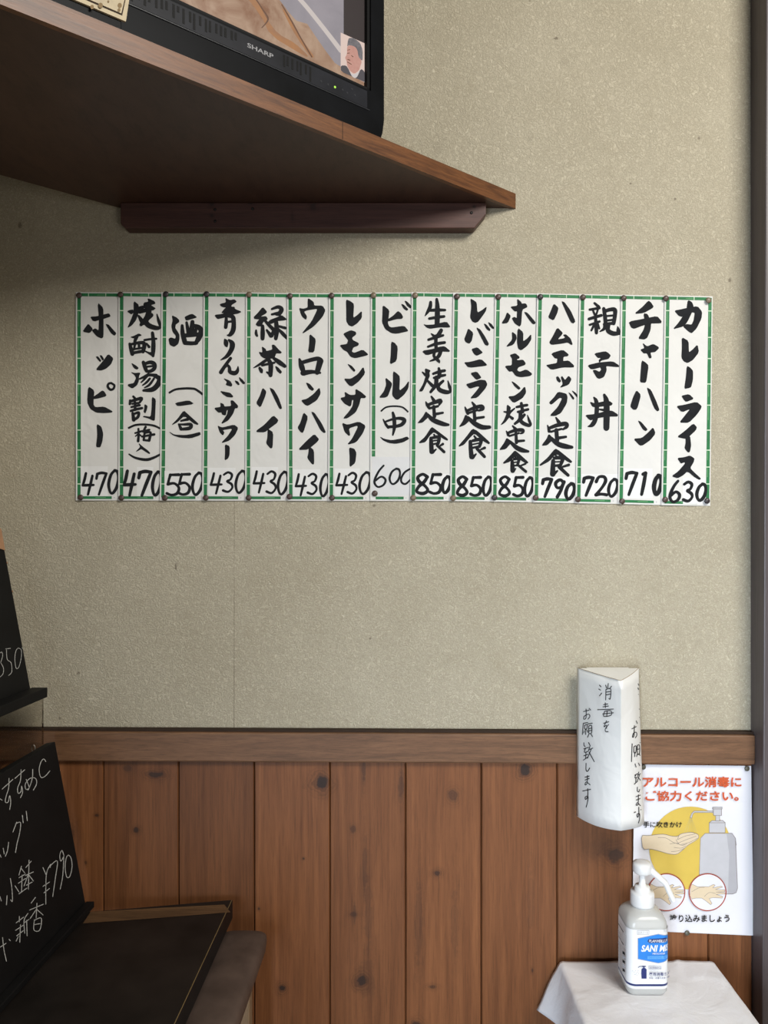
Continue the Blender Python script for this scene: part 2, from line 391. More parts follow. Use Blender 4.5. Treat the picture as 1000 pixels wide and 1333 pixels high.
mb.prism([(p.x, p.y, ZU-.0008) for p in (e0, e1, b_, a)], [(p.x, p.y, ZT+.0005) for p in (e0, e1, b_, a)])
mb.build('edge_strip', M_edge, shelf, bevel=.0015)
tj = fr + fd*.385; mb = MB(); mb.para(Vector((tj.x, tj.y, ZU)) - Vector((fn.x, fn.y, 0))*.0004, Vector((fd.x, fd.y, 0))*.0011, (0, 0, ZT-ZU), Vector((fn.x, fn.y, 0))*.002); mb.build('joint_line', M_grime, shelf)
batten = thing('shelf_batten', 'reddish brown wooden batten with chamfered end nailed under the corner shelf', 'batten', (-.14, 0, 1.911))
mb = MB(); xl, xr, zb, zt = -.456, .1765, 1.911, 1.9552
pr = [(xl+.008, zb), (xr-.020, zb), (xr, zb+.024), (xr, zt), (xl, zt), (xl, zb+.008)]
mb.prism([(x, -.0005, z) for x, z in pr], [(x, -.0265, z) for x, z in pr]); mb.build('bar', M_batten, batten, bevel=.0015, merge=True)
for px, py in ((280,273),(280,288),(329,272),(614,277)):
    q = at(px, py, 1.3285); mb = MB(); mb.lathe(q, [(.0026, -.001), (.0026, .0008), (.0012, .0014)], 10, axis=Matrix.Rotation(math.radians(90), 3, 'X')); mb.build('nail', M_nail, batten)

# ------------------------------------------------------------------ television
TU = Vector((-fd.x, -fd.y, 0)); TN = Vector((-fn.x, -fn.y, 0)); TP = Vector((0, -.160, 0))
def Q(s, z, o=0): p = TP - TU*s + TN*o; return Vector((p.x, p.y, z))
def toS(px, py, o=0):
    r = ray(px, py); P = TP + TN*o; k = (P - CAM).dot(TN)/r.dot(TN); h = CAM + r*k
    return (-(h - P).dot(TU), h.z)
tv = thing('television', 'black flat television with a lit screen standing on the corner shelf', 'television', Q(.36, ZT+.0006, -.05))
ZTV = ZT + .0008; ZTOP = ZT + .53; SL = .74
zsb = toS(484, 119)[1]; ssr = toS(483, 60)[0]
prof = [(0, ZTOP), (0, 2.029), (.003, 2.009), (.009, 1.9925), (.016, ZTV), (SL-.016, ZTV), (SL-.009, 1.9925), (SL, 2.029), (SL, ZTOP)]
mb = MB(); mb.prism([Q(s, z, -.012) for s, z in prof], [Q(s*.94+SL*.03, (z-ZTV)*.96+ZTV+.004, -.085) for s, z in prof]); mb.build('rear_housing', M_tv, tv, bevel=.003)
mb = MB()
low = [(0, zsb), (0, 2.029), (.003, 2.009), (.009, 1.9925), (.016, ZTV), (SL-.016, ZTV), (SL-.009, 1.9925), (SL, 2.029), (SL, zsb)]
mb.prism([Q(s, z, -.012) for s, z in low], [Q(s, z, 0) for s, z in low])
for s0, s1, z0, z1 in ((0, ssr, zsb, ZTOP), (SL-ssr, SL, zsb, ZTOP), (ssr, SL-ssr, ZTOP-.03, ZTOP)):
    mb.prism([Q(s0,z0,-.012),Q(s1,z0,-.012),Q(s1,z1,-.012),Q(s0,z1,-.012)], [Q(s0,z0,0),Q(s1,z0,0),Q(s1,z1,0),Q(s0,z1,0)])
mb.build('bezel', M_tv, tv, bevel=.0025, merge=False)
# inner lip around the picture
mb = MB(); lw = .005
for s0, s1, z0, z1 in ((ssr, ssr+lw, zsb, ZTOP-.03), (ssr, SL-ssr, zsb, zsb+lw)):
    mb.prism([Q(s0,z0,-.012),Q(s1,z0,-.012),Q(s1,z1,-.012),Q(s0,z1,-.012)], [Q(s0,z0,-.003),Q(s1,z0,-.003),Q(s1,z1,-.003),Q(s0,z1,-.003)])
mb.build('screen_lip', M_slot, tv)
# picture
E_log = emit('picture_brown', (.36,.16,.075), .62, (.68,.45,.30), 20); E_log2 = emit('picture_orange', (.62,.27,.09), .62, (.48,.23,.11), 34)
E_lav = emit('picture_lavender', (.33,.30,.33), .75, (.40,.36,.39), 14); E_white = emit('picture_pole', (.70,.62,.58), .8)
E_dark = emit('picture_dark_column', (.030,.018,.018), .8); E_pink = emit('picture_pink', (.86,.66,.58), .8)
E_hair = emit('picture_hair', (.13,.12,.13), .8, (.24,.22,.23), 200); E_face = emit('picture_face', (.62,.30,.24), .8, (.68,.36,.29), 120)
E_suit = emit('picture_suit', (.085,.075,.085), .8); E_shirt = emit('picture_shirt', (.72,.66,.64), .8); E_crack = emit('picture_shade', (.20,.085,.04), .6)
scr = MB(); OS = -.0105
s0, s1 = ssr+lw*.2, SL-ssr
for sa, sb, za, zb2 in ((s0, s1, zsb+lw*.2, ZTOP-.03),): scr.face([Q(sa,za,OS),Q(sb,za,OS),Q(sb,zb2,OS),Q(sa,zb2,OS)], 0)
lay = [0]
def pic(P, mi, sm=True):
    lay[0] += 1; o = OS + .00012*lay[0]
    if sm: P = chaikin(P)
    scr.face([Q(*toS(x, y, o), o) for x, y in P], mi)
def picS(P, mi):
    lay[0] += 1; o = OS + .00012*lay[0]
    for poly in stroke_polys(P): scr.face([Q(*toS(x, y, o), o) for x, y in poly], mi)
pic([(330,-40),(364,0),(376,16),(386,27),(400,31),(410,46),(424,66),(436,82),(449,90),(449,60),(449,0),(449,-40)], 2, False)
pic([(300,-30),(334,0),(348,26),(362,44),(384,56),(402,73),(398,74),(352,46),(340,20)], 1)
pic([(366,8),(378,22),(384,36),(398,58),(410,75),(404,74),(386,48),(374,26)], 1)
picS([(332,-3,1.5),(342,12,1.5),(349,25,2.2),(341,36,1.2)], 10); picS([(367,6,1.2),(380,28,1.8),(392,50,1.6),(406,74,1.6)], 10)
picS([(384,-8,5.5),(400,10,5.5),(424,40,5.5),(444,66,6)], 3)
pic([(447.5,-60),(483,-60),(483,62),(447.5,48)], 4, False)
pic([(443.6,42.4),(477.8,57.7),(477.4,108.6),(443.6,92)], 5, False)
def T(P): return [(430+x/12.5, 30+y/12.5) for x, y in P]
pic(T([(300,245),(360,240),(430,275),(490,330),(528,440),(528,610),(490,600),(450,540),(440,430),(370,370),(300,360),(275,385),(285,300)]), 6)
pic(T([(275,375),(330,360),(400,385),(440,430),(462,560),(500,590),(512,640),(490,700),(470,770),(390,830),(320,780),(272,690),(268,620),(238,565),(272,510)]), 7)
pic(T([(172,690),(260,690),(305,760),(345,855),(400,900),(435,870),(500,740),(560,790),(592,975),(400,890),(172,790)]), 8)
pic(T([(300,755),(345,830),(390,830),(440,810),(492,755),(440,875),(400,900),(350,865)]), 9)
for st in ([(278,492,10),(312,488,12)],[(345,528,10),(372,548,14)],[(285,592,12),(320,604,14)],[(282,635,12),(345,672,12)],[(280,440,8),(320,432,10)]):
    picS([(430+x/12.5, 30+y/12.5, w/12.5) for x, y, w in st], 10)
scr.build('screen', [E_log, E_log2, E_lav, E_white, E_dark, E_pink, E_hair, E_face, E_suit, E_shirt, E_crack], tv)
# brand on the bezel, rib, slots, lamp
sa, za = toS(322, 58, .0004); sb, zb2 = toS(356, 72, .0004)
mb = MB(); hh = .0062
zc = (toS(322, 60, .0004)[1] + toS(356, 74, .0004)[1])/2
for P in text_polys('SHARP', 0, 0, 1, 1, .02): mb.face([Q(sa+(sb-sa)*x, zc+hh/2-hh*y+.001, .0005) for x, y in P])
mb.build('maker_lettering', M_tvtext, tv)
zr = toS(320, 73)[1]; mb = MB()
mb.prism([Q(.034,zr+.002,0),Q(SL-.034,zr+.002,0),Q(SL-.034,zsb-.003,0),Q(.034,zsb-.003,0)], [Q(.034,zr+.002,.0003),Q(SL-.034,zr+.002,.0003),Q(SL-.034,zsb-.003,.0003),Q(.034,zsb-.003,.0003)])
mb.build('bezel_reflection_panel', plain('blue_reflection_plastic', (.010,.0108,.0145), .45, .2, .4, 25), tv); mb = MB()  # added thin plate; its bluish colour paints in light reflected off the bezel
mb.prism([Q(.03,zr-.0012,0),Q(SL-.03,zr-.0012,0),Q(SL-.03,zr+.0012,0),Q(.03,zr+.0012,0)], [Q(.03,zr-.0006,.0016),Q(SL-.03,zr-.0006,.0016),Q(SL-.03,zr+.0004,.0016),Q(.03,zr+.0004,.0016)])
mb.build('bezel_rib', M_tvline, tv)
k = 0
sA = toS(405, 90)[0]; sB = .62
s_ = sA; gr = [MB(), MB()]
while s_ < sB:
    z1 = zsb - .006; z0 = zr + .004 + .016*abs(math.sin(k*1.7))*(.4+.6*random.random())
    if not (sb-.012 < s_ < sa+.010): gr[0 if s_ < sa else 1].para(Q(s_, z0, 0), -TU*.0032, Vector((0,0,z1-z0)), TN*.0006)
    s_ += .0075 + .002*math.sin(k*2.3); k += 1
for g_ in gr: g_.build('speaker_grille', M_slot, tv)
E_led = emit('green_lamp', (.45,.85,.08), 1.2)
q = toS(436, 113.5); mb = MB(); mb.lathe(Q(q[0], q[1], 0), [(.0018, 0), (.0016, .0008), (.0004, .0012)], 12, axis=Vector((0,0,1)).rotation_difference(TN).to_matrix()); mb.build('power_lamp', E_led, tv)
mb = MB()
for i, (px, py) in enumerate(((418,106),(427,110),(446,117),(452,121),(458,116),(462,124))):
    mb = MB(); q = toS(px, py); mb.lathe(Q(q[0], q[1], 0), [(.0016, 0), (.0014, .0006)], 10, axis=Vector((0,0,1)).rotation_difference(TN).to_matrix())
    mb.build('front_button', M_tvline, tv)
# small box in front of the television
OB = .030
sr_, zr_ = toS(164, 28, OB); zt_ = toS(170, 2, OB)[1]
stb = thing('tuner_box', 'small black tuner box with stained cream front in front of the television', 'tuner box', Q(sr_+.1, ZT+.0006, .018))
mb = MB(); mb.prism([Q(sr_+.004, ZT+.0007, .006), Q(sr_+.23, ZT+.0007, .006), Q(sr_+.23, ZT+.0007, OB-.003), Q(sr_+.004, ZT+.0007, OB-.003)], [Q(sr_+.004, zt_, .006), Q(sr_+.23, zt_, .006), Q(sr_+.23, zt_, OB-.003), Q(sr_+.004, zt_, OB-.003)])
mb.build('case', M_tv, stb, bevel=.001)
mb = MB()
def plate(a0, a1, z0, z1, oa, ob, mi): mb.prism([Q(a0,z0,oa),Q(a1,z0,oa),Q(a1,z1,oa),Q(a0-.004,z1,oa)], [Q(a0,z0,ob),Q(a1,z0,ob),Q(a1,z1,ob),Q(a0-.004,z1,ob)], mi)
plate(sr_, sr_+.234, zr_, zt_+.002, OB-.003, OB, 0); plate(sr_+.006, sr_+.228, zr_+.0065, zt_-.001, OB, OB+.0012, 0)
plate(sr_+.0045, sr_+.229, zr_+.005, zt_-.0002, OB, OB+.0003, 2)
for (px, py, r) in ((120,9,2.4),(131,7,3.0),(141,2,1.4),(156,7,2.8),(155,13,2.0)):
    P = ellipse(px, py, r, r*1.2, 12); mb.face([Q(*toS(x, y, OB+.0015), OB+.0015) for x, y in P], 1)
mb.build('front_panel', [M_cream, M_stain, M_grime], stb, bevel=0)

# ------------------------------------------------------------------ paper menu strips
GLYPHS = '''#1 A1
P 265 118 320 170 322 300 322 470 303 487 255 465 205 405 240 385 275 410 280 290
P 190 265 250 262 330 240 380 228 396 258 320 285 220 312
P 112 418 140 375 168 338 215 392 182 432
P 345 338 375 345 410 385 455 435 437 458 400 430
P 246 680 266 675 300 720 287 732
P 285 665 305 665 328 705 313 717
P 372 650 425 695 400 755 350 800 300 820 252 815 260 793 320 725
S 400 950 18 435 975 20 425 1010 20 395 1020 22 368 990 22 375 960 20 402 950 18
P 168 988 228 1030 220 1130 220 1180 240 1205 330 1198 415 1245 408 1256 330 1262 250 1258 190 1220 158 1150
P 212 1102 260 1070 310 1030 332 1042 355 1085 270 1110 215 1118
#1 A2
P 255 258 300 285 320 360 310 440 290 498 255 497 250 480 262 380
D 4 105 770 225 990 22
D 7 250 765 360 990 22
D 0 375 740 480 975 24
#2 A1
P 572 208 600 195 632 190 640 215 615 238
P 640 100 690 140 685 230 660 300 620 350 575 380 610 300 640 220
S 690 255 20 712 290 36 735 325 44
P 690 160 735 145 745 190 700 225 680 200
P 783 70 850 100 862 125 810 140 865 175 842 188 800 200 790 230 770 215 770 180 735 165 745 115 790 108
S 700 215 28 760 195 36 840 180 24
S 795 210 50 775 265 44 715 345 30
S 820 245 40 765 300 46 790 350 48 870 378 40 912 365 26 895 300 26 878 235 8
P 605 475 650 460 690 438 722 455 680 470 640 487
S 668 470 36 650 520 26
S 598 545 24 612 600 36 625 650 36
S 610 550 22 680 535 28 740 535 34 748 570 38 735 625 32
S 625 640 26 740 618 28
S 655 540 22 640 605 18
S 692 535 22 695 592 22
S 640 600 18 735 585 18
S 750 505 20 810 495 20 872 490 18
S 833 430 28 842 520 36 840 600 40 838 668 26
P 840 678 795 650 745 618 750 612 800 632 830 630
S 772 540 14 797 575 26
P 615 745 660 770 688 795 675 810 650 800 635 785
P 612 840 650 850 695 845 705 850 690 880 690 930 670 975 625 1008 578 980 585 965 640 955 665 900 650 870
S 738 735 30 755 785 36 770 825 30
S 745 755 24 810 735 34 852 755 38 850 800 36 810 828 30 770 828 26
S 770 782 18 830 775 18
S 700 908 14 740 890 22 790 868 26 870 870 28
S 790 860 26 750 910 20 715 945 10
S 850 875 30 905 905 44 885 970 48 830 1018 44 740 1028 22
S 805 905 20 770 945 20 730 975 10
S 848 905 18 800 970 22 750 1000 10
#2 A2
S 635 -28 20 662 2 22
S 600 50 22 603 15 24
S 610 22 24 670 2 28 720 -8 30 700 35 18
S 625 48 18 690 38 20
S 615 82 18 700 62 22
S 652 30 22 655 110 24
S 610 122 22 665 105 24 725 92 22
S 630 145 24 640 215 34
S 640 155 20 690 138 24 682 185 26 640 215 22
P 752 52 780 70 772 110 758 145 742 130 750 95
P 828 -25 865 0 860 120 855 215 842 222 785 195 735 182 745 174 815 185 825 100
S 590 298 18 660 268 18 760 262 18 850 275 18 908 302 16
S 655 352 16 720 332 18
S 688 308 18 690 370 20 685 435 24
S 685 362 14 658 385 10
S 692 362 12 712 378 14
S 762 288 22 735 338 16
S 728 332 18 800 317 18
S 752 345 20 742 425 20
S 755 350 18 812 345 22 797 428 26
S 725 388 18 850 365 22
S 742 425 18 800 430 20
P 690 458 715 480 745 505 780 530 808 560 800 567 762 545 718 515 690 532 662 545 690 515 708 495
S 592 572 12 660 610 20 770 628 26 850 605 22 908 575 18
D 4 535 745 660 1000 26
D 7 690 750 825 1000 28
D 0 830 755 925 995 26
#3 B1
P 118 250 160 270 188 295 190 318 155 342 148 380 175 420 192 450 192 500 180 545 140 575 95 555 82 495 105 480 152 495 160 462 125 420 112 360 126 300
P 248 265 300 240 330 235 375 267 320 285 262 302
S 222 355 26 228 440 40 250 525 44
S 250 535 36 320 538 36 370 535 32
S 330 350 28 390 370 44 418 410 48 395 480 50 360 540 30
S 268 322 22 278 380 30 280 430 24
S 328 315 36 320 420 52
S 370 365 26 360 430 26
S 245 458 36 320 450 40 385 445 36
P 185 -1 185 -1 185 -1
S 92 1052 18 150 1020 18 240 1008 20 340 1010 20 390 1035 20 430 1065 20
P 150 1160 290 1132 345 1168 175 1192
#3 B2
P 238 118 290 165 390 255 380 265 340 250 245 170 170 240 112 270 180 200
S 210 225 16 250 215 22 280 208 28
S 188 260 16 200 285 24 212 310 30
S 190 262 16 240 262 20 310 262 30 300 300 34 210 312 24
P 88 338 140 370 250 375 330 362 405 340 412 370 310 405 200 398 130 375
D 5 60 780 195 995 24
D 5 180 775 305 990 24
D 0 325 765 435 990 24
#4 B1
P 615 132 680 115 672 68 715 92 765 82 788 105 735 137 730 160 765 160 768 182 838 210 800 228 730 240 690 262 640 275 590 287 558 246 640 235 665 222 630 222 660 185 680 165 650 162 625 152
S 680 275 26 680 325 34 675 372 32
S 690 255 24 745 262 40 758 320 40 752 400 44 722 448 36 695 455 14
S 690 318 20 745 308 20
P 660 490 690 505 702 535 692 580 670 570 655 545
S 708 505 20 742 540 46 735 600 44 690 670 34 625 712 8
S 725 695 28 670 770 30 625 840 36
S 650 805 20 690 768 22 712 790 28 720 835 36 770 848 40 797 820 30 802 780 8
P 770 925 800 935 818 965 805 972 780 950
P 812 888 850 920 875 952 857 962 822 925
P 652 903 720 930 742 970 732 987 675 970 690 940
P 618 1035 680 1048 720 1055 752 1090 740 1100 690 1095 650 1070
#4 B2
P 555 92 625 82 620 38 652 52 660 78 735 72 725 15 750 13 802 68 795 92 770 92 750 150 700 220 640 252 632 247 690 160 700 105 682 118 675 167 640 160 632 135 598 138
P 592 276 620 290 645 295 760 265 803 297 770 370 710 430 640 452 636 447 700 380 748 302 640 320 660 345 645 376 615 345
P 668 468 715 490 712 580 698 615 665 634 670 560
D 4 515 770 635 980 20
D 3 645 760 755 962 20
D 0 775 745 885 970 22
#5 C1
P 180 163 222 210 215 225 150 265 215 258 232 290 180 320 168 362 130 362 108 345 130 308 150 290 95 285 88 268 130 225
S 178 360 30 180 430 40 178 490 36
S 112 405 16 112 440 26 122 462 20
S 222 402 20 265 460 38
S 205 305 24 240 345 30 285 390 34
S 275 182 20 340 160 32 375 185 40 350 230 38 320 240 20
S 275 238 20 345 222 28
P 235 318 260 295 330 268 375 245 432 290 400 298 330 305 270 335 245 335
S 318 310 36 325 400 44 315 488 34
S 300 390 26 272 460 34
S 350 362 22 412 378 26
S 345 395 22 400 450 34 442 505 8
P 172 573 210 600 215 622 282 605 275 555 300 555 340 600 375 632 365 642 318 640 300 690 240 702 200 695 165 675 140 630 180 637
P 210 700 245 712 180 755 110 790 78 798 120 765
S 290 690 24 350 735 44 408 775 32
S 235 700 30 262 760 44 260 870 38
S 175 768 22 230 755 22 300 740 20
P 145 780 182 812 177 850 155 845 135 800
P 310 775 340 790 378 835 362 855 325 822
P 262 885 215 842 218 832 250 838
P 180 1003 216 1040 200 1100 155 1207 113 1160 150 1090
P 250 1000 290 1018 340 1100 380 1215 356 1222 310 1130
#5 C2
P 290 168 340 215 327 245 260 295 200 343 116 340 118 325 200 265
P 232 308 287 345 280 500 262 512 216 458 230 400
D 4 80 750 200 970 20
D 3 218 750 325 975 20
D 0 335 755 442 985 22
#6 C1
P 652 70 708 110 712 148 800 148 830 195 800 262 710 362 600 434 596 427 690 312 748 190 740 178 640 195 606 210 638 260 630 294 588 260 558 173 600 183 650 167 648 110
P 668 443 724 490 728 520 712 632 653 630 665 540
S 562 705 20 585 780 50 612 860 28
S 590 738 34 740 698 38 785 718 44
S 778 722 58 745 840 46
S 600 848 50 690 835 36 775 845 20
P 630 948 665 960 712 1015 695 1032 660 1010
P 768 998 780 1060 740 1130 650 1187 620 1177 580 1132 640 1117 710 1065
#6 C2
P 605 138 650 185 600 347 575 342 543 296 575 240
P 683 130 715 140 790 250 834 342 815 350 780 320 740 240
P 715 363 764 415 740 447 650 522 546 527 640 430
P 660 488 710 530 712 672 695 677 643 610 656 560
D 4 518 780 632 998 20
D 3 645 775 750 985 20
D 0 775 780 868 1005 22
#7 D1
P 167 85 215 105 247 132 238 278 280 250 329 203 327 275 280 330 230 363 195 350 170 310 170 200
P 138 440 215 403 265 420 270 445 225 480 235 507 297 537 292 560 240 580 222 625 250 640 340 605 394 652 380 663 260 692 213 677 178 625 140 607 100 560 175 548 190 507 163 475
P 182 753 225 775 262 820 248 834 210 795
P 345 783 362 850 300 930 230 984 200 977 143 908 215 910 290 860
P 106 1110 160 1095 152 1043 205 1078 266 1075 265 1013 320 1045 374 1092 358 1107 317 1104 302 1175 265 1255 180 1316 136 1320 200 1245 235 1190 245 1125 225 1128 218 1180 205 1195 150 1165
#7 D2
P 125 246 180 268 300 233 368 275 340 350 270 447 178 472 230 410 290 290 280 272 192 302 207 370 195 380 153 340
P 198 503 250 515 272 558 260 660 212 700 204 690 205 600
D 4 58 775 180 985 20
D 3 180 765 285 980 20
D 0 302 760 420 982 22
#8 D1
P 740 130 765 138 812 185 797 198 765 177
P 775 96 800 105 848 155 836 174 800 147
P 548 143 614 195 605 280 598 330 612 365 640 377 770 357 810 405 800 413 690 437 640 432 575 392 541 320 546 230
P 598 292 655 255 705 204 735 225 757 265 745 282 690 285 605 310
P 637 523 670 535 702 577 690 722 623 757 632 660
P 576 896 640 950 640 978 600 1087 570 1102 510 1104 560 1040 585 970
P 656 830 690 850 724 885 717 1038 780 985 820 928 812 1005 770 1070 705 1124 680 1117 646 1080 655 960
#8 D2
S 532 122 14 580 85 14 660 72 14 750 82 14 808 128 14
S 652 140 22 665 200 34 668 290 32 652 372 14
S 552 210 10 580 262 24 605 295 24
S 580 232 18 660 205 22 730 198 30 772 218 38 745 262 34 680 282 28 600 288 26
P 518 390 560 413 640 428 740 410 800 388 822 410 760 445 680 462 610 454 550 427
D 6 455 690 585 910 18
D 0 615 722 730 880 18
S 835 722 16 775 760 18 740 820 18 745 865 18 785 880 18 835 835 14
#9 E1
S 268 80 24 275 150 40 275 250 48 272 350 44
S 205 112 26 200 160 34 175 210 28 148 252 8
S 185 198 22 270 192 30 355 192 22
S 192 282 24 270 268 28 345 258 24
P 132 342 160 350 240 345 370 312 410 365 390 372 300 370 200 386 165 375
S 212 440 10 230 455 22 250 475 30
S 315 402 34 290 445 38 255 485 30
S 182 502 22 250 480 28 335 455 22
S 258 465 34 262 600 30
S 178 575 20 260 545 28 350 530 26
P 115 620 240 597 300 575 350 570 415 625 300 622 160 664
S 250 620 24 240 672 26 285 720 30 295 738 14
S 312 610 36 290 670 34 245 705 24 198 724 10
S 120 840 12 150 868 26
P 145 800 202 820 190 845 195 880 165 940 120 1037 83 1040 130 960 155 880
S 170 925 20 222 978 32
S 290 798 22 298 850 36 290 890 36
S 232 855 22 290 835 28 350 822 26
S 240 898 22 300 880 28 355 868 22
S 265 895 40 258 970 36 205 1045 24
S 335 930 24 285 980 32 300 1022 40 365 1045 40 412 1035 26 400 985 26 385 928 8
#9 E2
S 213 -28 16 238 12 32
S 155 28 10 165 50 24 185 85 28
S 168 62 26 240 35 32 308 15 40 295 55 20
S 190 95 22 280 72 22
S 237 75 28 245 180 32
S 240 157 28 332 140 20
P 155 128 190 160 175 190 120 242 70 248 85 230 130 175
S 172 158 24 230 215 44 330 255 42 390 265 22
P 215 288 255 315 385 413 380 430 335 410 240 337 195 377 150 445 90 457 85 447 150 390
S 208 405 30 212 480 40 215 548 40
S 218 402 24 290 395 34 282 465 28
S 240 368 16 257 397 22
S 230 432 14 285 425 14
S 230 468 16 290 455 18
S 225 550 32 262 520 12
S 272 480 24 345 547 26
S 332 465 24 298 488 14
D 8 55 780 180 980 28
D 5 192 778 315 980 26
D 0 325 805 412 970 28
#10 E1
P 620 76 650 92 682 115 690 222 740 195 787 158 777 205 700 312 670 324 640 312 616 270 630 160
P 595 386 647 430 632 510 607 542 570 527 556 495 578 440
P 680 374 720 395 770 470 810 545 797 562 770 552 738 490
P 760 333 785 345 827 395 816 410 785 387
P 803 318 835 335 867 378 852 387 820 357
P 630 600 690 581 744 632 735 642 685 667 658 650
P 553 738 610 735 730 703 792 762 770 772 600 792
P 618 850 685 833 730 892 720 902 680 917
P 573 965 630 948 720 918 775 923 794 965 770 1012 690 1102 616 1112 670 1050 718 988 690 985 610 1010
#10 E2
S 637 32 14 662 68 32
S 562 82 10 575 115 24 592 148 28
S 588 118 24 670 85 32 735 75 38 745 100 34 705 118 18
S 605 142 20 692 112 20
S 657 120 28 665 215 32
S 660 200 26 757 185 22
P 567 158 612 200 600 230 560 267 498 290 540 230
S 592 190 28 660 250 44 740 290 46 818 290 32
P 640 306 690 330 822 450 810 467 750 432 660 352 600 412 550 472 500 492 500 480 570 400
S 617 440 32 622 520 38 630 600 44
S 640 432 26 727 420 34 712 492 28
S 658 383 16 680 412 22
S 640 470 14 712 455 14
S 640 505 20 715 490 22
S 640 605 36 677 570 14
S 688 515 30 765 597 28
S 767 505 26 728 522 16
D 8 478 805 588 1000 28
D 5 615 808 730 1000 26
D 0 748 808 838 998 26
#11 F1
P 265 76 305 110 310 128 355 125 372 160 315 187 305 340 290 364 240 332 210 280 235 265 262 282 265 202 240 207 193 160 270 150
P 160 218 197 255 165 327 110 334 108 322 140 275
P 338 213 370 220 457 320 447 337 425 334 380 280
P 210 420 252 450 258 490 225 552 158 574 158 565 215 500
P 272 380 327 425 325 522 370 490 410 445 410 500 370 562 305 612 275 592 263 520
P 188 662 245 643 287 680 285 694 258 702 265 717 325 710 352 745 345 762 275 787 262 820 290 837 360 810 422 855 400 877 300 890 250 877 213 827 180 832 136 776 210 770 213 700
P 205 933 245 955 300 1005 280 1020 240 987
P 345 986 357 1050 320 1107 240 1154 215 1147 170 1093 235 1087 295 1045
#11 F2
S 128 130 12 155 135 20
P 158 56 197 85 190 120 240 88 242 100 195 145 180 190 140 240 90 272 130 215 155 150
S 172 168 16 215 200 28
S 308 42 26 322 130 32
S 258 82 20 310 70 26 368 60 24
S 272 132 22 378 105 24
S 300 145 36 290 210 32 240 255 22
S 340 162 26 302 210 32 322 245 36 380 270 32 405 262 24 390 220 24 372 165 6
S 218 278 14 248 312 32
S 152 332 10 172 372 26
S 165 352 24 240 325 30 318 320 34 325 345 22 300 355 14
S 185 382 18 282 352 18
S 252 350 26 257 450 30
S 255 437 26 337 430 20
P 155 402 207 440 190 465 145 517 83 527 90 510 130 455
S 190 440 24 255 500 42 320 530 42 380 542 22
P 240 533 270 555 382 655 370 667 330 652 245 587 190 647 125 670 118 660 190 590
S 212 640 28 215 690 38 218 742 44
S 235 622 24 282 620 30 267 685 24
S 238 592 12 250 612 16
S 230 658 12 277 650 12
S 225 692 16 280 685 16
S 282 690 24 355 752 26
S 352 670 18 298 692 16
S 225 748 28 250 720 10
D 8 75 805 190 1005 26
D 5 222 808 330 1005 26
D 0 340 815 430 1005 26
#12 F1
P 645 128 692 170 680 222 642 302 586 270 615 205
P 726 103 755 112 820 200 870 310 850 330 825 320 780 225
P 682 376 737 430 725 452 682 500 745 490 767 477 743 452 770 446 820 490 840 547 830 554 790 527 730 540 620 554 598 530 640 460
P 618 645 740 606 800 655 790 670 745 677 740 725 800 718 857 770 850 787 740 787 620 814 566 768 600 760 680 745 685 697 655 692
P 670 890 690 883 720 930 705 947 680 927
P 733 880 762 925 800 876 830 910 800 967 710 1000 742 960 720 892
P 690 1043 775 1063 787 1095 780 1160 720 1262 660 1292 603 1292 690 1200 735 1110 705 1102 620 1177 596 1155 650 1100
P 798 1048 825 1065 860 1110 846 1124
P 833 1028 870 1050 907 1095 892 1104
#12 F2
S 668 192 14 698 238 34
S 580 272 10 597 332 30
S 595 302 28 680 270 36 770 255 40 780 285 32 742 312 18
S 615 338 20 725 308 20
S 672 320 36 680 430 38
S 680 405 30 772 390 22
P 593 362 637 405 620 435 575 477 523 482 530 465 570 415
S 610 402 32 690 465 46 770 490 46 835 498 28
P 660 513 700 535 837 645 825 662 780 642 670 562 600 642 505 692 495 682 580 610
S 638 640 36 635 710 44 634 778 52
S 650 612 28 735 612 38 712 692 28
S 655 575 14 680 600 18
S 650 652 12 720 648 12
S 650 692 22 715 685 24
S 640 782 34 682 745 16
S 702 705 34 795 790 28
S 802 682 26 738 702 18
D 7 525 828 628 1012 28
D 9 655 838 760 1015 28
D 0 768 878 862 1035 30
#13 G1
S 188 122 20 232 160 28
S 138 190 22 240 172 24
S 172 198 18 190 240 20
S 225 182 18 207 240 16
S 130 287 26 190 268 28 260 248 26
S 198 270 24 205 350 36 208 430 30
S 138 348 20 240 312 22
S 188 340 24 155 405 18
S 222 335 20 238 385 18
S 285 178 30 298 260 36 305 345 34
S 295 205 32 350 188 34 400 190 40 402 250 36 388 330 36
S 312 255 18 382 248 18
S 312 302 18 387 292 20
S 290 340 26 387 328 28
S 298 350 32 288 388 28 245 416 10
S 335 345 34 330 405 42 385 436 42 450 432 30
P 430 355 470 425 455 440 420 430 420 395
P 186 645 300 623 330 638 357 665 335 699 262 714 240 737 233 715 258 690 222 688
P 116 768 230 740 380 726 447 770 440 784 305 772 155 812
P 240 775 307 765 314 820 287 887 240 907 213 897 170 822 195 816 240 838 262 810
#13 G2
S 182 -18 14 205 20 36 212 100 40 200 200 40 165 265 40 120 284 8
S 290 -45 24 312 20 50 315 150 58 312 298 56
P 140 28 190 45 280 25 345 20 378 45 362 64 280 70 200 85 165 75
P 93 166 180 158 290 130 370 118 434 160 427 177 350 178 240 190 150 218 125 205
S 240 105 14 282 112 22
D 7 70 812 180 1000 28
D 2 200 800 318 1000 28
D 0 332 832 430 1008 26
#14 G1
P 750 96 775 115 802 155 790 172 700 222 603 232 690 160
P 543 316 700 285 840 256 887 310 880 328 770 330 690 352 600 387 570 377
P 700 228 740 235 777 320 770 400 735 482 705 497 643 490 700 400 717 340
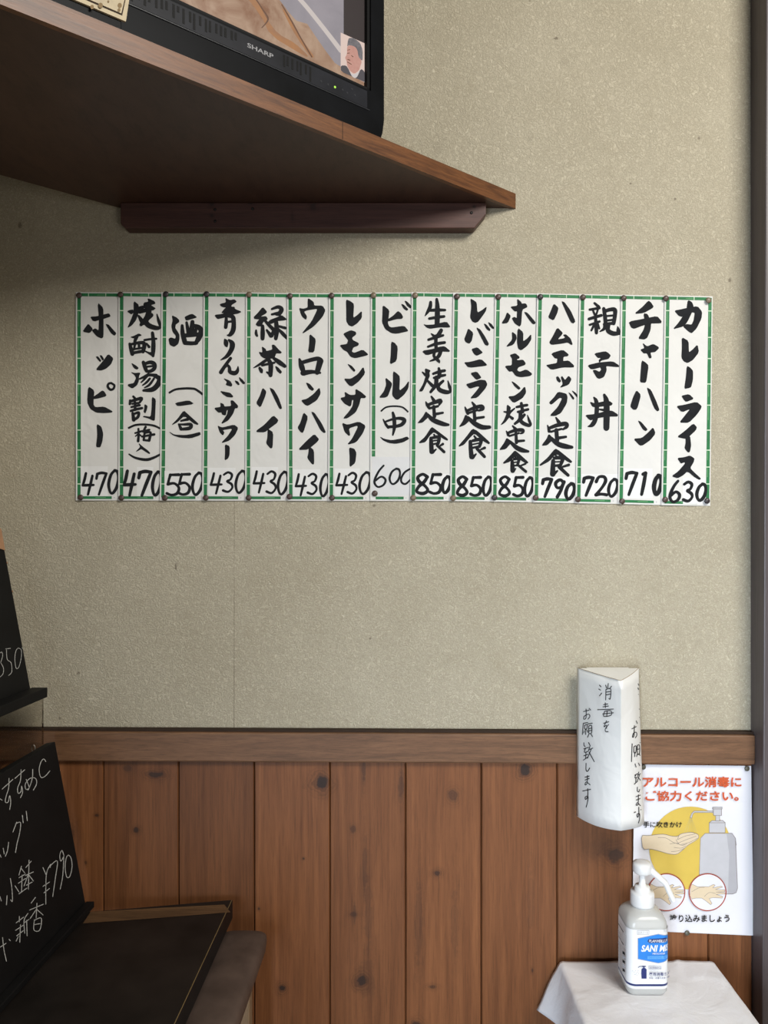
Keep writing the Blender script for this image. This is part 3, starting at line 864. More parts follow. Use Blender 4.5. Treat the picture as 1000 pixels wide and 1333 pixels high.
P 690 536 735 573 800 546 852 575 857 590 820 627 768 632 782 687 760 694 735 640 700 642 666 605 710 590
P 680 718 715 735 750 770 727 930 715 947 663 942 668 860
P 625 1028 670 1075 637 1200 620 1227 590 1227 560 1195 590 1100
P 733 998 775 1023 830 1140 864 1230 845 1244 815 1217 775 1120
#14 G2
P 640 223 670 235 740 315 720 330 690 312
P 798 293 822 355 770 422 690 477 660 480 593 413 680 405 750 345
D 7 512 762 635 992 28
D 1 658 768 735 990 30
D 0 805 795 885 985 36
#15 H1
P 600 90 640 110 657 150 648 200 600 300 580 332 545 364 443 392 500 330 560 240 585 200
P 460 200 520 190 580 175 700 153 747 210 740 280 690 382 640 432 610 417 548 362 582 340 640 347 662 300 674 218 640 215 540 264 500 250
P 536 478 605 515 608 637 650 605 700 553 714 630 650 712 595 742 560 727 533 690 538 580
P 590 776 620 790 652 825 650 920 632 992 610 1002 563 1010 580 900
P 533 1085 610 1068 662 1115 580 1147 555 1120
P 480 1193 560 1180 690 1148 742 1190 735 1217 690 1282 610 1362 512 1362 570 1290 628 1218 535 1254
#15 H2
P 655 253 692 290 682 320 600 397 570 410 487 392 570 330
P 575 388 620 380 632 480 618 548 600 550 566 510 578 450
P 490 612 560 605 620 586 667 615 660 650 620 717 680 775 737 825 720 837 680 817 595 747 545 792 490 820 430 800 500 750 572 668 565 652 525 667
D 6 405 850 520 1065 26
D 3 550 860 655 1058 26
D 0 690 882 790 1050 28'''
TILES = {'A1':(95,380),'A2':(95,520),'B1':(210,380),'B2':(210,520),'C1':(320,380),'C2':(320,520),'D1':(430,380),'D2':(430,520),'E1':(535,380),'E2':(535,520),'F1':(640,380),'F2':(640,520),'G1':(750,380),'G2':(750,520),'H1':(820,380),'H2':(820,520)}
INK = {k: [[], []] for k in range(1, 16)}
for line in GLYPHS.strip().splitlines():
    w = line.split()
    if w[0].startswith('#'): cur = int(w[0][1:]); ox, oy = TILES[w[1]]; continue
    if w[0] == 'D': dv = list(map(float, w[2:7])); polys = digit_polys(w[1], *dv[:4], dv[4]*1.2+1); k = 1
    else:
        v = list(map(float, w[1:])); k = 0
        if w[0] == 'P':
            P = list(zip(v[0::2], v[1::2])); polys = [chaikin(P, .16)] + outline(chaikin(P, .16), 5.0) if max(P)[0] - min(P)[0] > 1 else []
        else:
            P = [(a_, b2, c_*1.10+2.6) for a_, b2, c_ in zip(v[0::3], v[1::3], v[2::3])]; polys = stroke_polys(P)
            if cur == 8 and w[1] == '835': k = 1
    INK[cur][k] += [[(ox + x/8, oy + y/8) for x, y in p] for p in polys]
BT = [104.0,159.4,215.2,269.8,324.6,378.2,432.6,486.9,540,594,648.4,703,758.1,812.1,868.8,924.2]
BB = [104.0,159.2,213,268,323.8,379,431.6,486.2,538,590,643.8,697.8,752.8,808,864.4,921.0]
TT = [381,381,381.2,381.2,381.3,382,382,381.6,381,381.5,382,382.5,383.5,384.4,385.3,386]
TB = [651.5,651.5,651.6,651.6,651.8,651.8,652,652,652,652.2,652.8,653.8,655,656,657.5,658.5]
NAMES = ['ホッピー','焼酎湯割(梅入)','酒(一合)','青りんごサワー','緑茶ハイ','ウーロンハイ','レモンサワー','ビール(中)','生姜焼定食','レバニラ定食','ホルモン焼定食','ハムエッグ定食','親子丼','チャーハン','カレーライス']
PRICE = [470,470,550,430,430,430,430,600,850,850,850,790,720,710,630]
SLIPS = {1:[(106,607,141,646)],2:[(179,608,200,646)],3:[(215,613,266,645.5)],4:[(272,609,307,645.5)],5:[(328,608,362.5,645.5)],6:[(382,611,417,646)],7:[(436,610,468.5,646)],8:[(484.3,595,537,645)],
 9:[(541.5,617,587,645.5)],10:[(593.5,618,640,646)],11:[(647.5,617,695,646.5)],12:[(701.5,621,749,648.5)],13:[(756,617,805,647.5)],14:[(811.5,610,849,649)],15:[(888.5,622,918,656)]}
NODES = [405,439.4,466.9,500,527.5,560,586,608,630]
for n in range(15):
    ltop, lbot = BT[n]-4.2, BB[n]-4.2
    rtop, rbot = (BT[n+1]+3.4, BB[n+1]+3.4)
    def U(px, py, ltop=ltop, lbot=lbot, rtop=rtop, rbot=rbot):
        v = (py-381)/(655-381); l = ltop+(lbot-ltop)*v; r = rtop+(rbot-rtop)*v; return (px-l)/(r-l)
    def sheet(px, py, off=0.0, n=n):
        u = U(px, py); nz = noise.noise(Vector((px*.035+n*9.1, py*.022, n*3.7)))
        y = -(.0036 - .0026*u) + .0005*nz*min(1, max(0, (.92-u)*6)) - off
        return Vector((wx(px), y, wz(py)))
    root = thing('menu_strip', 'white menu strip with green bamboo border, brush lettered %s, price %d' % (NAMES[n], PRICE[n]), 'menu strip', (wx((ltop+rbot)/2), -.002, wz(TB[n])), 'paper menu strips in a row on the wall')
    mb = MB(); NU, NV = 8, 26; vs = []; fs = []
    for j in range(NV+1):
        v = j/NV
        for i in range(NU+1):
            u = i/NU; xt = ltop+(rtop-ltop)*u; xb = lbot+(rbot-lbot)*u
            yt = TT[n]+(TT[n+1]-TT[n])*u; yb = TB[n]+(TB[n+1]-TB[n])*u
            vs.append(sheet(xt+(xb-xt)*v, yt+(yb-yt)*v))
    for j in range(NV):
        for i in range(NU): fs.append((j*(NU+1)+i, (j+1)*(NU+1)+i, (j+1)*(NU+1)+i+1, j*(NU+1)+i+1))
    mb.mesh(vs, fs, 0, True)
    def bar(x0, y0, x1, y1, w, mi, off, vert):
        K = max(1, int(max(abs(x1-x0), abs(y1-y0))/6))
        for k in range(K):
            a, c = k/K, (k+1)/K
            A = (x0+(x1-x0)*a, y0+(y1-y0)*a); B = (x0+(x1-x0)*c, y0+(y1-y0)*c)
            d = (w/2, 0) if vert else (0, w/2)
            mb.face([sheet(A[0]-d[0], A[1]-d[1], off), sheet(B[0]-d[0], B[1]-d[1], off), sheet(B[0]+d[0], B[1]+d[1], off), sheet(A[0]+d[0], A[1]+d[1], off)], mi)
    def vbar(xt, xb, last=650.0):
        ys = [TT[n]+2.0] + NODES + [last]
        X = lambda y: xt+(xb-xt)*(y-385)/(650-385)
        for k in range(len(ys)-1):
            y0, y1 = ys[k], min(ys[k+1], last)
            if y0 >= last: break
            bar(X(y0), y0+.5, X(y1), y1-.5, 4.5, 1, .00015, True)
            if k % 3 != 0: bar(X(y0)-.7, y0+1.5, X(y0+(y1-y0)*.6)-.7, y0+(y1-y0)*.6, 1.1, 2, .0003, True)
            if k: bar(X(y0)-.2, y0-.6, X(y0)-.2, y0+.7, 5.4, 3, .0002, True)
    vbar(BT[n], BB[n], 595 if n == 7 else TB[n]-3.5)
    if n == 14: vbar(BT[15], BB[15], TB[15]-4)
    x0, x1 = BT[n], BT[n+1]; y0, y1 = TT[n]+3.4, TT[n+1]+3.4
    bar(x0, y0, x1, y1, 4.1, 1, .00015, False)
    for f_ in (.22, .62): bar(x0+(x1-x0)*f_-.5, y0+(y1-y0)*f_, x0+(x1-x0)*f_+.5, y0+(y1-y0)*f_, 3.9, 3, .0003, False)
    bar(x0+(x1-x0)*.42, y0+(y1-y0)*.42+.2, x0+(x1-x0)*.6, y0+(y1-y0)*.6+.2, 1.0, 2, .0003, False)
    x0, x1 = BB[n], BB[n+1]; y0, y1 = TB[n]-3.7, TB[n+1]-3.7
    xe = x0+(x1-x0)*.76; ye = y0+(y1-y0)*.76
    bar(x0+(3 if n == 7 else 0), y0, xe, ye, 3.6, 1, .00015, False)
    bar(x0+(x1-x0)*.38, y0+(y1-y0)*.38-.2, x0+(x1-x0)*.62, y0+(y1-y0)*.62-.2, 1.1, 2, .0003, False)
    bar(x0+(x1-x0)*.81, y0+(y1-y0)*.81, x0+(x1-x0)*.815+.8, y0+(y1-y0)*.815, 1.2, 4, .0003, False)
    mb.build('paper', [M_paper, M_green, M_green2, M_node, M_lgrey], root)
    groups = []
    for p in sorted(INK[n+1][0], key=lambda p: min(y for x, y in p)):
        a_, b2 = min(y for x, y in p), max(y for x, y in p)
        if groups and a_ <= groups[-1][0] + 1.0: groups[-1][1].append(p); groups[-1][0] = max(groups[-1][0], b2)
        else: groups.append([b2, [p]])
    for g_ in groups:
        mb = MB()
        for p in g_[1]: mb.face([sheet(x, y, .00045) for x, y in p])
        mb.build('brush_lettering', M_ink, root)
    sl = None
    for (a, c, d, e) in SLIPS[n+1]:
        mb = MB()
        K = 6
        for k in range(K):
            xa, xb_ = a+(d-a)*k/K, a+(d-a)*(k+1)/K
            mb.face([sheet(xa, c, .0004), sheet(xa, e, .0004), sheet(xb_, e, .0004), sheet(xb_, c, .0004)])
        sl = mb.build('price_slip', M_slipgrey if n == 7 else M_slip, root)
    mb = MB()
    for p in INK[n+1][1]: mb.face([sheet(x, y, .00075) for x, y in p])
    mb.build('price_lettering', M_ink, sl)

# tacks -------------------------------------------------------------
tack_mesh = {}
def tack(px, py, mat, label, yb=-.0034, group=None, r=.0052):
    key = (mat.name, r)
    if key not in tack_mesh:
        mb = MB(); mb.lathe((0,0,0), [(r*.95, 0), (r, .0006), (r*.92, .0014), (r*.6, .0023), (r*.2, .0027), (.0002, .0028)], 20, axis=Matrix.Rotation(math.radians(90), 3, 'X'))
        o = mb.build('thumbtack', mat); tack_mesh[key] = o
    else:
        o = tack_mesh[key].copy(); col.objects.link(o)
    d = 1.355 + yb; q = at(px, py, d); o.location = q
    tag(o, label, 'thumbtack', group)
TOPS = [(103,384.5,'b'),(157,383.5,'b'),(216,383,'d'),(269,383,'d'),(324.3,383.5,'t'),(377.5,385.5,'b'),(431.7,385,'b'),(486.3,384.5,'t'),(540.5,384.5,'t'),(595,386,'b'),(648.8,386.5,'b'),(703.5,386.5,'d'),(759,387,'b'),(812,388,'b'),(867,388.5,'b'),(922.5,391,'t')]
BOTS = [(105,647.5,'b'),(158,648,'b'),(214.7,648,'b'),(268,648,'b'),(323.8,648,'b'),(377,646.5,'b'),(432.3,648,'b'),(488,642.3,'b'),(538,648,'t'),(590,648.5,'t'),(643.8,647.7,'d'),(697.3,648,'b'),(752.5,650,'b'),(810,652.5,'b'),(866,650.5,'b'),(920.5,652,'d')]
CN = {'b': ('brown', M_pinb), 'd': ('blackish', M_pind), 't': ('tan', M_pint)}
for row, where in ((TOPS, 'top'), (BOTS, 'bottom')):
    for i, (px, py, c) in enumerate(row):
        cn, mt = CN[c]
        if i == 0: lab = '%s round thumbtack at the %s left corner of the ホッピー strip' % (cn, where)
        elif i == 15: lab = '%s round thumbtack at the %s right corner of the カレーライス strip' % (cn, where)
        else: lab = '%s round thumbtack at the %s where the %s and %s strips meet' % (cn, where, NAMES[i-1], NAMES[i])
        tack(px, py, mt, lab, -.0046, 'thumbtacks along the row of menu strips')

# ------------------------------------------------------------------ hygiene poster
DP = 1.355 - .0095
def pw(px, py, off=0.0): return at(px, py, DP - off)
poster = thing('hygiene_poster', 'white hand disinfection poster with yellow circle pinned to the panelling', 'poster', pw(900, 1216))
mb = MB()
TL, TR, BR, BL = (826,995), (978,997), (981.5,1218), (823.5,1211)
vs = []; fs = []; K = 8
for j in range(K+1):
    for i in range(K+1):
        u, v = i/K, j/K
        x = (TL[0]*(1-u)+TR[0]*u)*(1-v)+(BL[0]*(1-u)+BR[0]*u)*v; y = (TL[1]*(1-u)+TR[1]*u)*(1-v)+(BL[1]*(1-u)+BR[1]*u)*v
        vs.append(pw(x, y, .0006*max(0, noise.noise(Vector((u*3, v*3, 5)))) if 0 < u < 1 else 0))
for j in range(K):
    for i in range(K): fs.append((j*(K+1)+i, (j+1)*(K+1)+i, (j+1)*(K+1)+i+1, j*(K+1)+i+1))
mb.mesh(vs, fs, 0, True); mb.build('sheet', M_poster, poster)
mb = MB(); PL = [0]
def pf(P, mi, sm=False):
    PL[0] += 1
    if sm: P = chaikin(P)
    mb.face([pw(x, y, .0010 + .00004*PL[0]) for x, y in P], mi)
def pfs(polys, mi):
    PL[0] += 1
    for P in polys: mb.face([pw(x, y, .0010 + .00004*PL[0]) for x, y in P], mi)
c2 = lambda P: [(820+x/5.556, 985+y/5.556) for x, y in P]; c3 = lambda P: [(820+x/5.556, 1095+y/5.556) for x, y in P]
pf(ellipse(899, 1104, 53.5, 54, 64), 1)
body = c2([(545,555),(740,555),(765,590),(770,640)]) + c3([(765,0),(780,340),(770,372),(745,382),(700,382),(620,378),(520,372),(500,355)]) + c2([(510,640),(512,590)])
pf(body, 3); pf(c2([(700,556),(740,556),(765,590),(770,640)]) + c3([(782,340),(770,372),(745,382),(710,382),(720,100)]), 4)
pfs(outline(body, .7), 5)
for P in (c2([(575,475),(690,475),(690,550),(575,550)]), c2([(596,462),(672,462),(690,478),(575,478)]), c2([(622,425),(650,425),(650,465),(622,465)]), c2([(606,375),(664,375),(664,425),(606,425)]), c2([(600,366),(668,366),(668,378),(600,378)])):
    pf(P, 3); pfs(outline(P, .7), 5)
noz = c2([(605,393),(465,393),(448,410),(436,440),(448,445),(458,412),(470,404),(605,404)]); pf(noz, 3); pfs(outline(noz, .6), 5)
for k in range(5): pfs(stroke_polys([(820+(436+3*k)/5.556, 985+445/5.556, .35), (820+(395+22*k)/5.556, 985+545/5.556, .35)]), 9)
hand = c2([(82,568),(140,572),(205,562),(250,560),(300,575),(345,578),(372,556),(440,546),(462,550),(495,562),(500,588),(470,612),(420,640),(395,665)]) + c3([(340,98),(280,92),(215,72),(150,55),(95,62)])
pf(hand, 6, True); pfs(outline(chaikin(hand), .6), 5)
for st in ([(205,585),(260,588),(315,620),(352,632)],[(345,600),(400,575),(470,560)],[(350,625),(410,600),(480,575)],[(372,635),(430,620),(490,590)],[(335,600),(350,625),(372,640),(400,635)],[(355,570),(345,600)]):
    pfs(stroke_polys([(820+x/5.556, 985+y/5.556, .55) for x, y in st]), 5)
for st in ([(290,20),(340,15),(380,30),(412,18)],[(300,75),(350,70),(395,52)],[(320,45),(370,50),(405,35)]):
    pfs(stroke_polys([(820+x/5.556, 1095+y/5.556, .5) for x, y in st]), 5)
for cx in (867.7, 921.3):
    ring = ellipse(cx, 1161.5, 24, 24, 48); pf(ring, 0)
    dx = (cx-921.3)*5.556
    hp = c3([(440+dx,330),(450+dx,310),(490+dx,330),(530+dx,328),(570+dx,330),(605+dx,312),(618+dx,318),(600+dx,338),(660+dx,325),(672+dx,332),(620+dx,350),(688+dx,352),(688+dx,366),(625+dx,368),(690+dx,372),(690+dx,382),(625+dx,385),(672+dx,400),(668+dx,412),(600+dx,408),(575+dx,415),(595+dx,450),(585+dx,460),(555+dx,435),(520+dx,412),(480+dx,412),(450+dx,418),(435+dx,395)])
    pf(hp, 6); pfs(outline(hp, .5), 5)
    pfs(stroke_polys([(820+(450+dx)/5.556, 1095+365/5.556, .5), (820+(500+dx)/5.556, 1095+338/5.556, .5), (820+(540+dx)/5.556, 1095+335/5.556, .5)]), 5)
    pfs(stroke_polys([(820+(540+dx)/5.556, 1095+400/5.556, .5), (820+(575+dx)/5.556, 1095+372/5.556, .5), (820+(620+dx)/5.556, 1095+378/5.556, .5)]), 5)
    pfs(outline(ring, 1.4), 7)
pfs(text_polys('アルコール消毒に', 836.8, 1011, 965.5, 1025, .03), 8)
pfs(text_polys('ご協力ください。', 840.3, 1029.5, 962, 1043.2, .03), 8)
pfs(text_polys('手に吹きかけ', 837.5, 1069.5, 888, 1077.5, .02), 2)
pfs(text_polys('塗り込みましょう', 872, 1190.5, 950, 1200.5, .02), 2)
mb.build('printing', [M_poster, M_yellow, M_ink, M_pgrey, M_pgrey2, M_line, M_skin, M_redring, M_red, M_spray], poster)
tack(972.5, 1000.5, M_ping, 'olive round thumbtack at the top right corner of the disinfection poster', -.0115, 'thumbtacks on the poster', .0046)
tack(837.5, 998.5, M_ping, 'dark round thumbtack on the poster top edge, half behind the paper sign', -.0115, 'thumbtacks on the poster', .0046)
tack(894.5, 1214.5, M_ping, 'olive round thumbtack under the bottom edge of the poster, right of the bottle', -.0115, 'thumbtacks on the poster', .0046)

# ------------------------------------------------------------------ folded paper sign on the wall
sign = thing('paper_sign', 'white folded paper sign handwritten 消毒をお願い致します on the wall above the poster', 'sign', (.395, -.02, .89))
DL, YB = 1.3325, -.0225
lt, lb = at(751.5, 869, DL), at(750.5, 1062, DL); rt, rb = at(832, 869, DL), at(837, 1064, DL)
at_, ab = at(808.5, 886, 1.241), at(808.5, 1081.5, 1.258)
def quadc(a, b, c, n): return [a*(1-k/n)**2 + b*2*(k/n)*(1-k/n) + c*(k/n)**2 for k in range(n+1)]
NS = 12
def bulged(p, q, amt, out): m = (p+q)/2 + out*amt; return quadc(p, m, q, NS)
topL = bulged(lt, at_, .006, Vector((-.5,-.85,0))); botL = bulged(lb, ab, .026, Vector((-.5,-.85,0)))
topR = bulged(at_, rt, .005, Vector((.85,-.5,0))); botR = bulged(ab, rb, .030, Vector((.85,-.5,0)))
top = topL + topR[1:]; bot = botL + botR[1:]; NV = 14; vs = []; fs = []; W = len(top)
for j in range(NV+1):
    v = j/NV
    for i in range(W):
        p = top[i]*(1-v) + bot[i]*v
        if 0 < i < W-1 and i != NS: p = p + Vector((0, -.0012*noise.noise(Vector((i*.25, v*5, 2))), 0))
        vs.append(p)
for j in range(NV):
    for i in range(W-1): fs.append((j*W+i, (j+1)*W+i, (j+1)*W+i+1, j*W+i+1))
mb = MB(); mb.mesh(vs, fs, 0, True); so = mb.build('folded_sheet', M_signpaper, sign)
for e in so.data.edges:
    a_, b2 = e.vertices
    if a_ % W == NS and b2 % W == NS: e.use_edge_sharp = True
md = so.modifiers.new('thickness', 'SOLIDIFY'); md.thickness = .0006; md.offset = -1
bvh = BVHTree.FromPolygons([tuple(v) for v in vs], [tuple(f) for f in fs])
mb = MB()
cen = (lt + rt + at_)/3
mb.face([p + Vector((0, 0, -.0010)) for p in topL + topR[1:]]); mb.build('top_flap', M_signpaper, sign)
mb = MB(); mb.tube(top, .00045, 6); mb.build('cut_edge', plain('aged_paper_edge', (.30,.22,.12), .8, .2), sign)
mb = MB(); mb.box(lt.x+.022, rt.x-.012, YB, -.0005, 1.046, lt.z-.004); mb.build('backing_card', M_signpaper, sign)
INKT = '''# lower board: tile 0 960 scale 3.571
B
0 285 10 292
10 240 60 195
42 190 40 235 28 275 25 300 38 300 45 270 50 300 45 335
70 190 115 150
98 150 95 200 82 235 85 260 98 250 100 225 105 255 95 280
122 195 135 230 130 245
152 148 150 190 135 235 120 240 118 215 140 190 165 190 170 215 155 245
213 112 203 100 190 115 182 150 190 185 210 180 232 155
78 393 60 440
72 402 95 395 92 440 80 490 72 535
104 362 108 397
122 343 127 387
0 545 5 557
15 515 20 542
40 487 35 525 25 552
0 740 6 760
33 735 30 778
48 655 55 700 58 760 50 755
70 690 88 718
100 598 88 640
100 610 115 630
88 652 118 635
85 678 120 655
103 640 100 715
88 727 125 700
135 570 132 705
118 642 155 625
130 640 112 690
135 640 155 667
122 687 150 672
120 605 145 575
200 605 215 640
235 590 215 640 213 775
200 692 230 672
205 722 230 702
233 605 238 592 267 575 258 650 245 740
297 548 288 525 278 548 283 575 297 552
297 545 292 640 280 705
318 546 330 560 335 600 325 645 310 648 303 605 308 560 318 546
75 862 110 835
90 832 90 857
72 897 112 870
95 870 92 952
78 922 110 897
85 925 75 947
130 818 112 850 115 910
112 862 135 845
124 850 126 922
165 743 145 770
138 802 202 775
172 770 168 840
168 800 140 842
172 800 200 825
160 847 158 895 185 895 192 840 160 850
160 870 187 865
0 975 28 957
12 930 18 985 30 1040
42 938 48 945
# upper board: tile 0 680 scale 4.038
U
0 686 9 682 14 700 4 736
4 738 18 765 16 795 0 813
30 665 55 662
34 668 38 720 58 738 62 785 45 805
95 660 112 672 110 720 98 762 84 765 78 715 84 675 96 660
117 657 119 663
# paper sign: tile 740 855 scale 5.554
L
225 205 236 217
220 233 233 241
226 282 241 262
270 205 276 226
289 193 285 226
312 213 298 231
272 237 270 312
272 236 306 233 303 302 293 302
272 256 302 251
272 276 302 270
255 346 285 341
267 333 268 368
250 362 290 356
212 383 326 378
262 395 257 431 310 421 306 390 262 395
248 413 326 405
281 395 278 426
255 481 291 470
276 463 257 507 275 495 276 517
291 490 268 520 270 541 287 541
110 396 150 386
128 378 128 440 112 451 115 430 145 415 156 430 142 451
150 373 161 385
108 481 140 475
108 481 101 562
118 496 136 490 133 521 118 521 118 496
126 521 125 562
115 535 111 551
135 530 141 546
140 486 173 480
148 500 148 551 168 549 168 498 148 500
150 520 168 515
150 536 168 531
150 555 139 582
162 555 174 577
112 622 113 640 122 650
146 620 158 643
112 666 146 655
126 660 115 690 141 685
128 690 125 731
112 716 141 705
109 747 141 725
156 648 145 681
150 671 177 660
165 668 139 733
150 690 187 758
128 770 128 820 140 827 154 804
121 871 151 862
121 891 151 880
138 858 135 915 120 926 130 905 157 926
104 971 161 958
140 953 140 1010 125 1031 122 1015 142 1010 138 1050 129 1087
505 195 511 207
503 225 509 236
507 272 515 250
513 378 518 384
514 438 519 432
460 521 491 505
478 498 475 570 465 581 470 555 490 545 496 565 485 586
491 463 499 482
460 631 519 620
462 631 457 757
475 650 491 645 488 691 475 691 475 650
500 640 500 701 515 698 515 640 500 640
500 670 515 665
482 691 480 721
500 700 494 721
510 700 519 713
483 775 490 796
508 770 516 786
480 856 501 845
490 850 482 875 501 870
490 875 488 906
477 921 501 900
510 833 502 861
505 856 521 845
515 855 499 897
505 870 521 892
500 943 500 970 510 976 516 960
490 1011 521 1000
492 1036 519 1025
507 998 505 1065 490 1071 500 1055 521 1076
477 1126 526 1105
510 1088 510 1140 500 1161 498 1140 515 1135 515 1175 507 1202'''
strokes = {'B': [], 'U': [], 'L': []}
for line in INKT.strip().splitlines():
    if line[0] == '#': continue
    if line.strip() in strokes: cur = line.strip(); continue
    v = list(map(float, line.split())); strokes[cur].append(list(zip(v[0::2], v[1::2])))
pens = {}
def on_bvh(px, py, off):
    r = ray(px, py).normalized(); h = bvh.ray_cast(CAM, r)
    return None if h[0] is None else h[0] - r*off
for P in strokes['L']:
    xm = sum(x for x, y in P)/len(P); ym = sum(y for x, y in P)/len(P)
    mb = pens.setdefault('a' if 200 < xm < 400 else 'b' if xm < 200 else 'd' if ym < 460 and xm > 500 else 'c', MB())
    for poly in stroke_polys([(740+x/5.554, 855+y/5.554, 1.1) for x, y in P], 4):
        q = [on_bvh(x, y, .0014) for x, y in poly]
        if all(p is not None for p in q): mb.face(q)
for mb in pens.values(): mb.build('pen_lettering', M_pen, sign)

# ------------------------------------------------------------------ stool, cloth and pump bottle
ZC = .640
stool = thing('stool', 'wooden stool under the white cloth, carrying the pump bottle', 'stool', (.439, -.17, 0))
mb = MB(); mb.box(.313, .565, -.30, -.026, ZC-.030, ZC-.0025); mb.build('seat', M_stool, stool, bevel=.004)
for lx in (.335, .543):
    for ly in (-.275, -.05):
        mb = MB(); mb.box(lx-.016, lx+.016, ly-.016, ly+.016, 0.0, ZC-.030); mb.build('leg', M_stool, stool, bevel=.003)
mb = MB(); vs = []; fs = []
Wd, Dd = .258, .280; x0c, y0c = .310, -.022; OL, OR, OFr = .088, .12, .14
NX, NY = 90, 74
for j in range(NY+1):
    vv = -OFr + (Dd + OFr)*j/NY                       # distance from the front edge of the top
    for i in range(NX+1):
        uu = -OL + (Wd+OL+OR)*i/NX
        ox = -uu if uu < 0 else (uu-Wd if uu > Wd else 0); sx = -1 if uu < 0 else 1
        oy = -vv if vv < 0 else 0
        if uu < 0: ox *= .78 + .5*vv/Dd*.6
        x = x0c + min(max(uu, 0), Wd); y = y0c - Dd + max(vv, 0)
        d = math.hypot(ox, oy)
        fl = .10 if sx > 0 else .12 + .22*max(0, vv/Dd)**3
        fl *= 1 + .35*math.sin(vv*46 + 1.0)
        flf = .22*(1 + .5*math.sin(uu*40))
        r = .010
        def soft(q): return q*q/(2*r) if q < r else q - r/2
        def out(q): return q - q*q/(2*r) if q < r else r/2
        z = -(soft(d))*.93
        hx = (ox/d if d > 0 else 0); hy = (oy/d if d > 0 else 0)
        x += sx*hx*(out(d) + fl*soft(d)); y -= hy*(out(d) + flf*soft(d))
        w_ = noise.noise(Vector((x*11, y*11, 1.0)))*.0032 - abs(noise.noise(Vector((x*10+y*7, y*9-x*8, 7.0))))*.0055 - abs(noise.noise(Vector((x*22-y*9, y*19+x*8, 3.0))))*.0022 + .002
        # ironed crease lines on the top
        cr = abs((x-.452) - (y+.16)*.42); w_ += .0016*math.exp(-(cr/.006)**2)
        if d == 0: z += max(0, w_)
        else: z += w_*.5; x += .004*noise.noise(Vector((y*20, z*20, 3)))*min(1, d/.03)
        vs.append(Vector((x, min(y, -.0215), ZC + z)))
for j in range(NY):
    for i in range(NX): fs.append((j*(NX+1)+i, j*(NX+1)+i+1, (j+1)*(NX+1)+i+1, (j+1)*(NX+1)+i))
mb.mesh(vs, fs, 0, True)
co = mb.build('table_cloth', M_cloth); tag(co, 'white creased cotton cloth draped over the stool under the pump bottle', 'cloth')
md = co.modifiers.new('thickness', 'SOLIDIFY'); md.thickness = .0012; md.offset = -1

BX, BY, BZ = .4245, -.0925, ZC + .0015
HA, HB, HR = .0335, .0318, .013
def perim(s, a=HA, b=HB, r=HR):
    """point on a rounded rectangle; s = 0 in the middle of the front, growing to the right"""
    sg = 1 if s >= 0 else -1; q = abs(s); l1 = a-r; l2 = r*math.pi/2
    if q <= l1: x, y = q, -b
    elif q <= l1+l2: t_ = (q-l1)/r; x, y = l1 + r*math.sin(t_), -b + r - r*math.cos(t_)
    else: x, y = a, -b + r + (q-l1-l2)
    return x*sg, y
def rrect(a, b, r, z, n=6):
    P = []
    for cx, cy, a0 in ((a-r, b-r, 0), (-a+r, b-r, 90), (-a+r, -b+r, 180), (a-r, -b+r, 270)):
        for k in range(n+1): t_ = math.radians(a0 + 90*k/n); P.append(Vector((BX+cx+r*math.cos(t_), BY+cy+r*math.sin(t_), z)))
    return P
bottle = thing('pump_bottle', 'translucent white square pump bottle of hand sanitizer with blue label on the cloth', 'bottle', (BX, BY, BZ))
mb = MB()
secs = [(BZ, .027, .0245, .010), (BZ+.002, .030, .0275, .011), (BZ+.008, HA-.0004, HB-.0004, HR), (BZ+.111, HA-.0004, HB-.0004, HR), (BZ+.117, HA-.001, HB-.001, HR), (BZ+.123, HA-.0035, HB-.003, .015), (BZ+.128, .0255, .0245, .016), (BZ+.1315, .0195, .0195, .0165), (BZ+.1335, .0165, .0165, .0163), (BZ+.139, .0155, .0155, .0153)]
rows = [rrect(a, b2, r, z) for z, a, b2, r in secs]; n = len(rows[0])
vs = [p for r_ in rows for p in r_]; fs = [(j*n+k, j*n+(k+1) % n, (j+1)*n+(k+1) % n, (j+1)*n+k) for j in range(len(rows)-1) for k in range(n)]
mb.mesh(vs, fs, 0, True); mb.face(rows[0][::-1]); mb.face(rows[-1])
mb.build('body', M_bottle, bottle, merge=True)
mb = MB()
mb.lathe((BX, BY, 0), [(.0150, BZ+.134), (.0185, BZ+.1345), (.0190, BZ+.137), (.0188, BZ+.153), (.0180, BZ+.156), (.0125, BZ+.1565), (.0122, BZ+.163), (.0112, BZ+.165), (.0060, BZ+.1655), (.0052, BZ+.172), (.0050, BZ+.186), (.0056, BZ+.188)], 36)
mb.build('collar', M_pump, bottle)
mb = MB()
mb.lathe((BX, BY, 0), [(.0070, BZ+.186), (.0135, BZ+.1865), (.0150, BZ+.189), (.0150, BZ+.199), (.0140, BZ+.2025), (.0080, BZ+.2042), (.0010, BZ+.2045)], 36)
hd = mb.build('pump_head', M_pump, bottle)
mb = MB()
P1 = Vector((BX+.010, BY-.003, BZ+.1935)); P2 = Vector((BX+.0325, BY-.012, BZ+.1755)); P3 = Vector((BX+.0455, BY-.016, BZ+.1475))
mb.tube([P1, P1*.35+P2*.65, P2*.93+P1*.07, P2*.95+P3*.05+Vector((.0008,0,-.0004)), P2*.55+P3*.45, P3], [.0056,.0050,.0048,.0047,.0045,.0043])
mb.build('nozzle', M_pump, bottle)
lab = MB()
ZL0, ZL1 = BZ+.0145, BZ+.1095
tot = (HA-HR) + HR*math.pi/2 + (HB-HR)*2*.98
K = 60; ro = .0004
def lp(s, z, o=0.0): x, y = perim(s, HA+o, HB+o, HR+o); return Vector((BX+x, BY+y, z))
